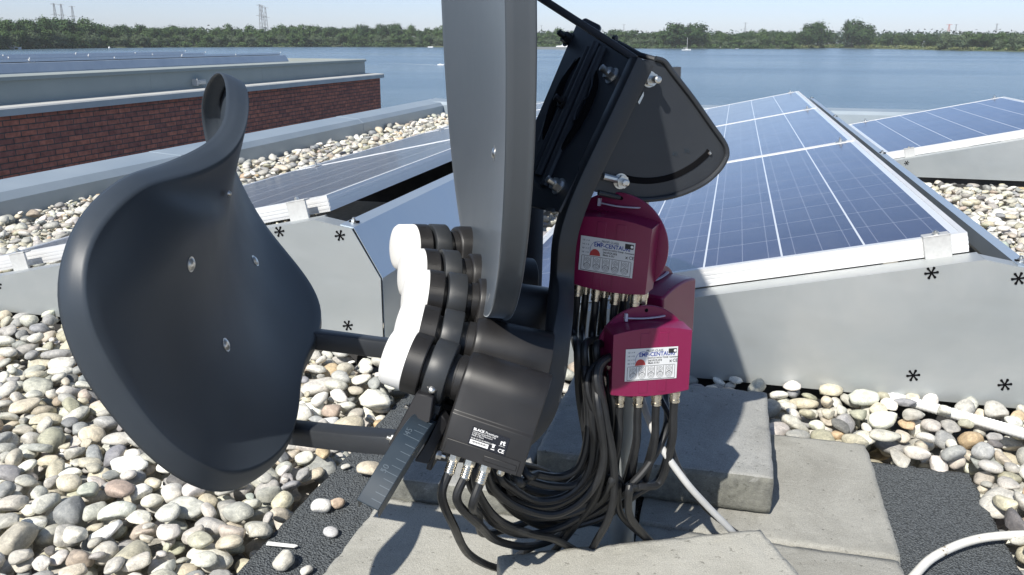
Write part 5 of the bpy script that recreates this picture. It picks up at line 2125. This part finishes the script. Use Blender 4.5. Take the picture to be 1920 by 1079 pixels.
def motorboat(px, py, L, yaw, label, name='motorboat', high=1.0):
    p = water_pt(px, py)
    root = empty(name, p, label, 'boat')
    c, s = math.cos(yaw), math.sin(yaw)
    fw, sd = Vector((c, s, 0)), Vector((-s, c, 0))
    m = MB()
    st = [(-.5, .16, .10), (-.3, .18, .10), (0, .18, .115), (.25, .14, .13), (.4, .08, .15), (.5, .01, .165)]
    vs, fs_ = [], []
    for a, b, h in st:
        for e, z in ((-1, h), (-.75, -.02), (.75, -.02), (1, h)):
            vs.append(p + fw * (a * L) + sd * (b * e * L) + ZZ * (z * L))
    for i in range(len(st) - 1):
        for k in range(4):
            fs_.append((4 * i + k, 4 * i + (k + 1) % 4, 4 * i + 4 + (k + 1) % 4, 4 * i + 4 + k))
    fs_ += [(0, 1, 2, 3), tuple(range(20, 24))]
    m.add(vs, fs_)
    mk('hull', m, 'white_paint', root, 30)
    m = MB()
    m.prism([p + fw * (a * L) - sd * (.12 * L) + ZZ * (z * L * high) for a, z in [(-.30, .10), (-.28, .26), (-.02, .27), (.10, .19), (.28, .125)]], sd * (.24 * L))
    mk('cabin', m, 'white_paint', root, 20)
    m = MB()
    m.prism([p + fw * (a * L) - sd * (.1225 * L) + ZZ * (z * L * high) for a, z in [(-.24, .18), (-.24, .225), (-.04, .235), (.04, .19)]], sd * (.245 * L))
    mk('window', m, 'boat_glass', root, 20)
    return root


motorboat(26, 93, 9.0, .3, 'white cabin cruiser near the left edge of the water', high=1.1)
motorboat(86, 91.5, 8.2, .1, 'low white motorboat second from the left on the water', high=.8)
motorboat(1352, 91.5, 12.5, 3.1, 'long white motorboat right of the sailing boat', high=.8)
motorboat(1508, 91, 5.2, .6, 'small white boat moored by the open bank')
motorboat(1382, 92, 3.2, .2, 'tiny grey boat between the motorboat and the open bank', 'rowing_boat', .5)
# sailing boat
p = water_pt(1287, 95)
sb = empty('sailing_boat', p, 'white sailing boat with a bare mast', 'boat')
m = MB()
L = 7.4
vs, fs_ = [], []
st = [(-.5, .10, .11), (-.2, .16, .11), (.15, .15, .12), (.38, .07, .14), (.5, .01, .15)]
for a, b, h in st:
    for e, z in ((-1, h), (-.6, -.02), (.6, -.02), (1, h)):
        vs.append(p + Vector((a * L, b * e * L, z * L)))
for i in range(len(st) - 1):
    for k in range(4):
        fs_.append((4 * i + k, 4 * i + (k + 1) % 4, 4 * i + 4 + (k + 1) % 4, 4 * i + 4 + k))
fs_ += [(0, 1, 2, 3), tuple(range(16, 20))]
m.add(vs, fs_)
mk('hull', m, 'white_paint', sb, 30)
m = MB()
m.prism([p + Vector((a * L, -.09 * L, z * L)) for a, z in [(-.12, .10), (-.1, .17), (.12, .17), (.24, .12)]], Vector((0, .18 * L, 0)))
mk('cabin', m, 'white_paint', sb, 20)
m = MB()
m.tube([p + Vector((.06 * L, 0, .12 * L)), p + Vector((.05 * L, 0, 1.35 * L))], .09, 8)
m.tube([p + Vector((.05 * L, 0, .27 * L)), p + Vector((-.36 * L, 0, .25 * L))], .10, 8)
mk('mast', m, 'white_paint', sb)
# barge with a white wheelhouse
p = water_pt(1024, 93)
bg_ = empty('barge', p, 'long low grey barge with a white wheelhouse beside the mount', 'boat')
m = MB()
m.prism([p + Vector((a, -3, z)) for a, z in [(-30, -.2), (-31, 2.5), (-20, 2.0), (17, 2.0), (20, 2.6), (18, -.2)]], Vector((0, 6, 0)))
mk('hull', m, 'hull_grey', bg_, 20)
m = MB()
m.prism([p + Vector((a, -2, z)) for a, z in [(8, 1.9), (9, 3.0), (13, 3.2), (14, 5.0), (15, 6.2), (18, 6.2), (19, 4.4), (22, 3.2), (22, 1.9)]], Vector((0, 4, 0)))
mk('wheelhouse', m, 'white_paint', bg_, 20)
# mooring buoys
for px, py, r0, lab in ((328, 88.5, 1.55, 'round white mooring buoy in front of the left wood'), (205, 91, .75, 'small pale buoy between the motorboat and the round buoy')):
    p = water_pt(px, py)
    m = MB()
    m.lathe([(-.3 * r0, .5 * r0), (0, .85 * r0), (.5 * r0, r0), (1.1 * r0, .85 * r0), (1.5 * r0, .4 * r0), (1.55 * r0, .05)], p, ZZ, 16)
    m.lathe([(1.5 * r0, .12 * r0), (2.1 * r0, .1 * r0)], p, ZZ, 8)
    tag(mk('buoy', m, 'white_paint', smooth=60), lab, 'buoy')
# little white house in the wood
p = G(775, 88.6, WZ)
d_ = Vector((p.x, p.y, 0)).normalized()
p = p + d_ * 26 + Vector((0, 0, 8.2))
hs_ = empty('shore_house', p, 'little white house front showing among the trees on the far shore', 'house')
m = MB()
m.box(p + Vector((0, 0, .8)), (2.6, 0, 0), (0, 2, 0), (0, 0, 1.1))
mk('wall', m, 'white_paint', hs_)
m = MB()
m.box(p + Vector((0, .4, -4.3)), (2.4, 0, 0), (0, 1.8, 0), (0, 0, 4.0))
mk('lower_storey', m, 'leaf_dark_wood', hs_)
m = MB()
m.prism([p + Vector((-3, -2.2, 1.9)), p + Vector((3, -2.2, 1.9)), p + Vector((0, -2.2, 3.1))], (0, 4.4, 0))
mk('roof', m, 'hull_grey', hs_)
p = water_pt(807, 89.5)
m = MB()
m.prism([p + Vector((a, -.7, z)) for a, z in [(-2.6, .9), (2.8, 1.0), (2.2, -.1), (-2.4, -.1)]], Vector((0, 1.4, 0)))
tag(mk('rowing_boat', m, 'white_paint', smooth=20), 'pale rowing boat below the little white house', 'boat')
# speedboat with its wake
p = water_pt(826, 122.5)
m = MB()
m.prism([p + Vector((a, -.9, z)) for a, z in [(-.9, -.1), (-.9, .25), (.2, .22), (1.2, .32), (.8, -.1)]], Vector((0, 1.8, 0)))
m.prism([p + Vector((a, -.6, z)) for a, z in [(-.4, .22), (-.3, .40), (.1, .38), (.3, .22)]], Vector((0, 1.2, 0)))
tag(mk('speedboat', m, 'white_paint', smooth=20), 'tiny speedboat in the middle of the lake trailing a wake', 'boat')
m = MB()
wk = [water_pt(x, y) for x, y in ((818, 123), (800, 122), (775, 121), (745, 120), (715, 119))]
for e in (-1, 1):
    vs = []
    for i, q_ in enumerate(wk):
        wd = .35 - .05 * i
        sp_ = .4 + 1.1 * i
        vs += [q_ + Vector((0, e * sp_ - wd, .06)), q_ + Vector((0, e * sp_ + wd, .06))]
    m.add(vs, [(2 * i, 2 * i + 2, 2 * i + 3, 2 * i + 1) for i in range(len(wk) - 1)])
o = mk('wake', m, 'foam', smooth=False)
o['kind'] = 'stuff'


# ------------------------------------------------------------------ pylons
def pylon(px, top, dist, label, arms=3, mat='pylon', wide=1.0, base=70):
    b = ray(px, base)
    hz = math.hypot(b.x, b.y)
    p = Vector((b.x / hz * dist, b.y / hz * dist, WZ + 2))
    rt2 = ray(px, top)
    H = CH + dist * rt2.z / math.hypot(rt2.x, rt2.y) - p.z
    m = MB()
    w0, w1 = H * .055 * wide, H * .012 * wide
    th = H * .006
    cs = [(-1, -1), (1, -1), (1, 1), (-1, 1)]
    for a, b_ in cs:
        m.tube([p + Vector((a * w0, b_ * w0, 0)), p + Vector((a * w1, b_ * w1, H))], th, 4)
    n = 9
    for k in range(n):
        f0, f1 = k / n, (k + 1) / n
        r0, r1 = w0 + (w1 - w0) * f0, w0 + (w1 - w0) * f1
        for j in range(4):
            a0, a1 = cs[j], cs[(j + 1) % 4]
            m.tube([p + Vector((a0[0] * r0, a0[1] * r0, f0 * H)), p + Vector((a1[0] * r1, a1[1] * r1, f1 * H))], th * .6, 3)
    root = empty('pylon', p, label, 'pylon')
    mk('tower', m, mat, root, False)
    for k in range(arms):
        z = H * (.98 - .27 * k)
        l = H * (.10 + .02 * k) * wide
        m = MB()
        m.tube([p + Vector((-l, 0, z)), p + Vector((l, 0, z))], th, 4)
        m.tube([p + Vector((-l, 0, z)), p + Vector((0, 0, z + H * .03))], th * .6, 3)
        m.tube([p + Vector((l, 0, z)), p + Vector((0, 0, z + H * .03))], th * .6, 3)
        mk('crossarm', m, mat, root, False)


for args in [(109, 7, 1500, 'left one of the three tall lattice pylons over the left wood', 3), (122, 8.5, 1540, 'middle one of the three tall lattice pylons over the left wood', 3), (142, 12, 1450, 'right one of the three tall lattice pylons over the left wood, with a forked top', 3),
             (491, 9, 1500, 'left one of the three slim pylons above the middle of the wood', 2), (495, 11, 1540, 'middle one of the three slim pylons above the middle of the wood', 2), (501, 14, 1500, 'right one of the three slim pylons above the middle of the wood', 2)]:
    pylon(*args)
pylon(1015, 48, 1700, 'faint pylon just right of the tall reflector', 2)
pylon(1169, 46, 1700, 'faint pylon above the mount, over the wood', 2)
pylon(1396, 43, 1700, 'faint pylon right of the high tree clump', 2)
pylon(1629, 44, 1700, 'faint pylon behind the highest dark tree', 2)
pylon(1790, 46, 1700, 'faint pylon to the right of the red crane tower', 2)
pylon(1777, 46, 1700, 'short reddish lattice tower over the far wood at the right', 1, 'pylon_red', 1.6)
pylon(1866, 45, 1700, 'faint pylon near the right edge of the far wood', 2)

bpy.context.view_layer.update()

# ------------------------------------------------------------------ summer air over the lake
m = MB()
m.box((0, 1050, 41), (2700, 0, 0), (0, 1500, 0), (0, 0, 49.5))
HZ = bpy.data.materials.new('summer_haze')
HZ.use_nodes = True
ht = HZ.node_tree
ht.nodes.clear()
ho = ht.nodes.new('ShaderNodeOutputMaterial')
hv = ht.nodes.new('ShaderNodeVolumePrincipled')
hv.inputs['Color'].default_value = (.93, .965, 1.0, 1)
hv.inputs['Density'].default_value = .00011
hv.inputs['Anisotropy'].default_value = 0.0
ht.links.new(hv.outputs[0], ho.inputs['Volume'])
me = bpy.data.meshes.new('haze')
me.from_pydata(m.v, [], m.f)
me.update()
hz = link('haze', me, HZ)
hz['kind'] = 'stuff'
bpy.context.view_layer.update()
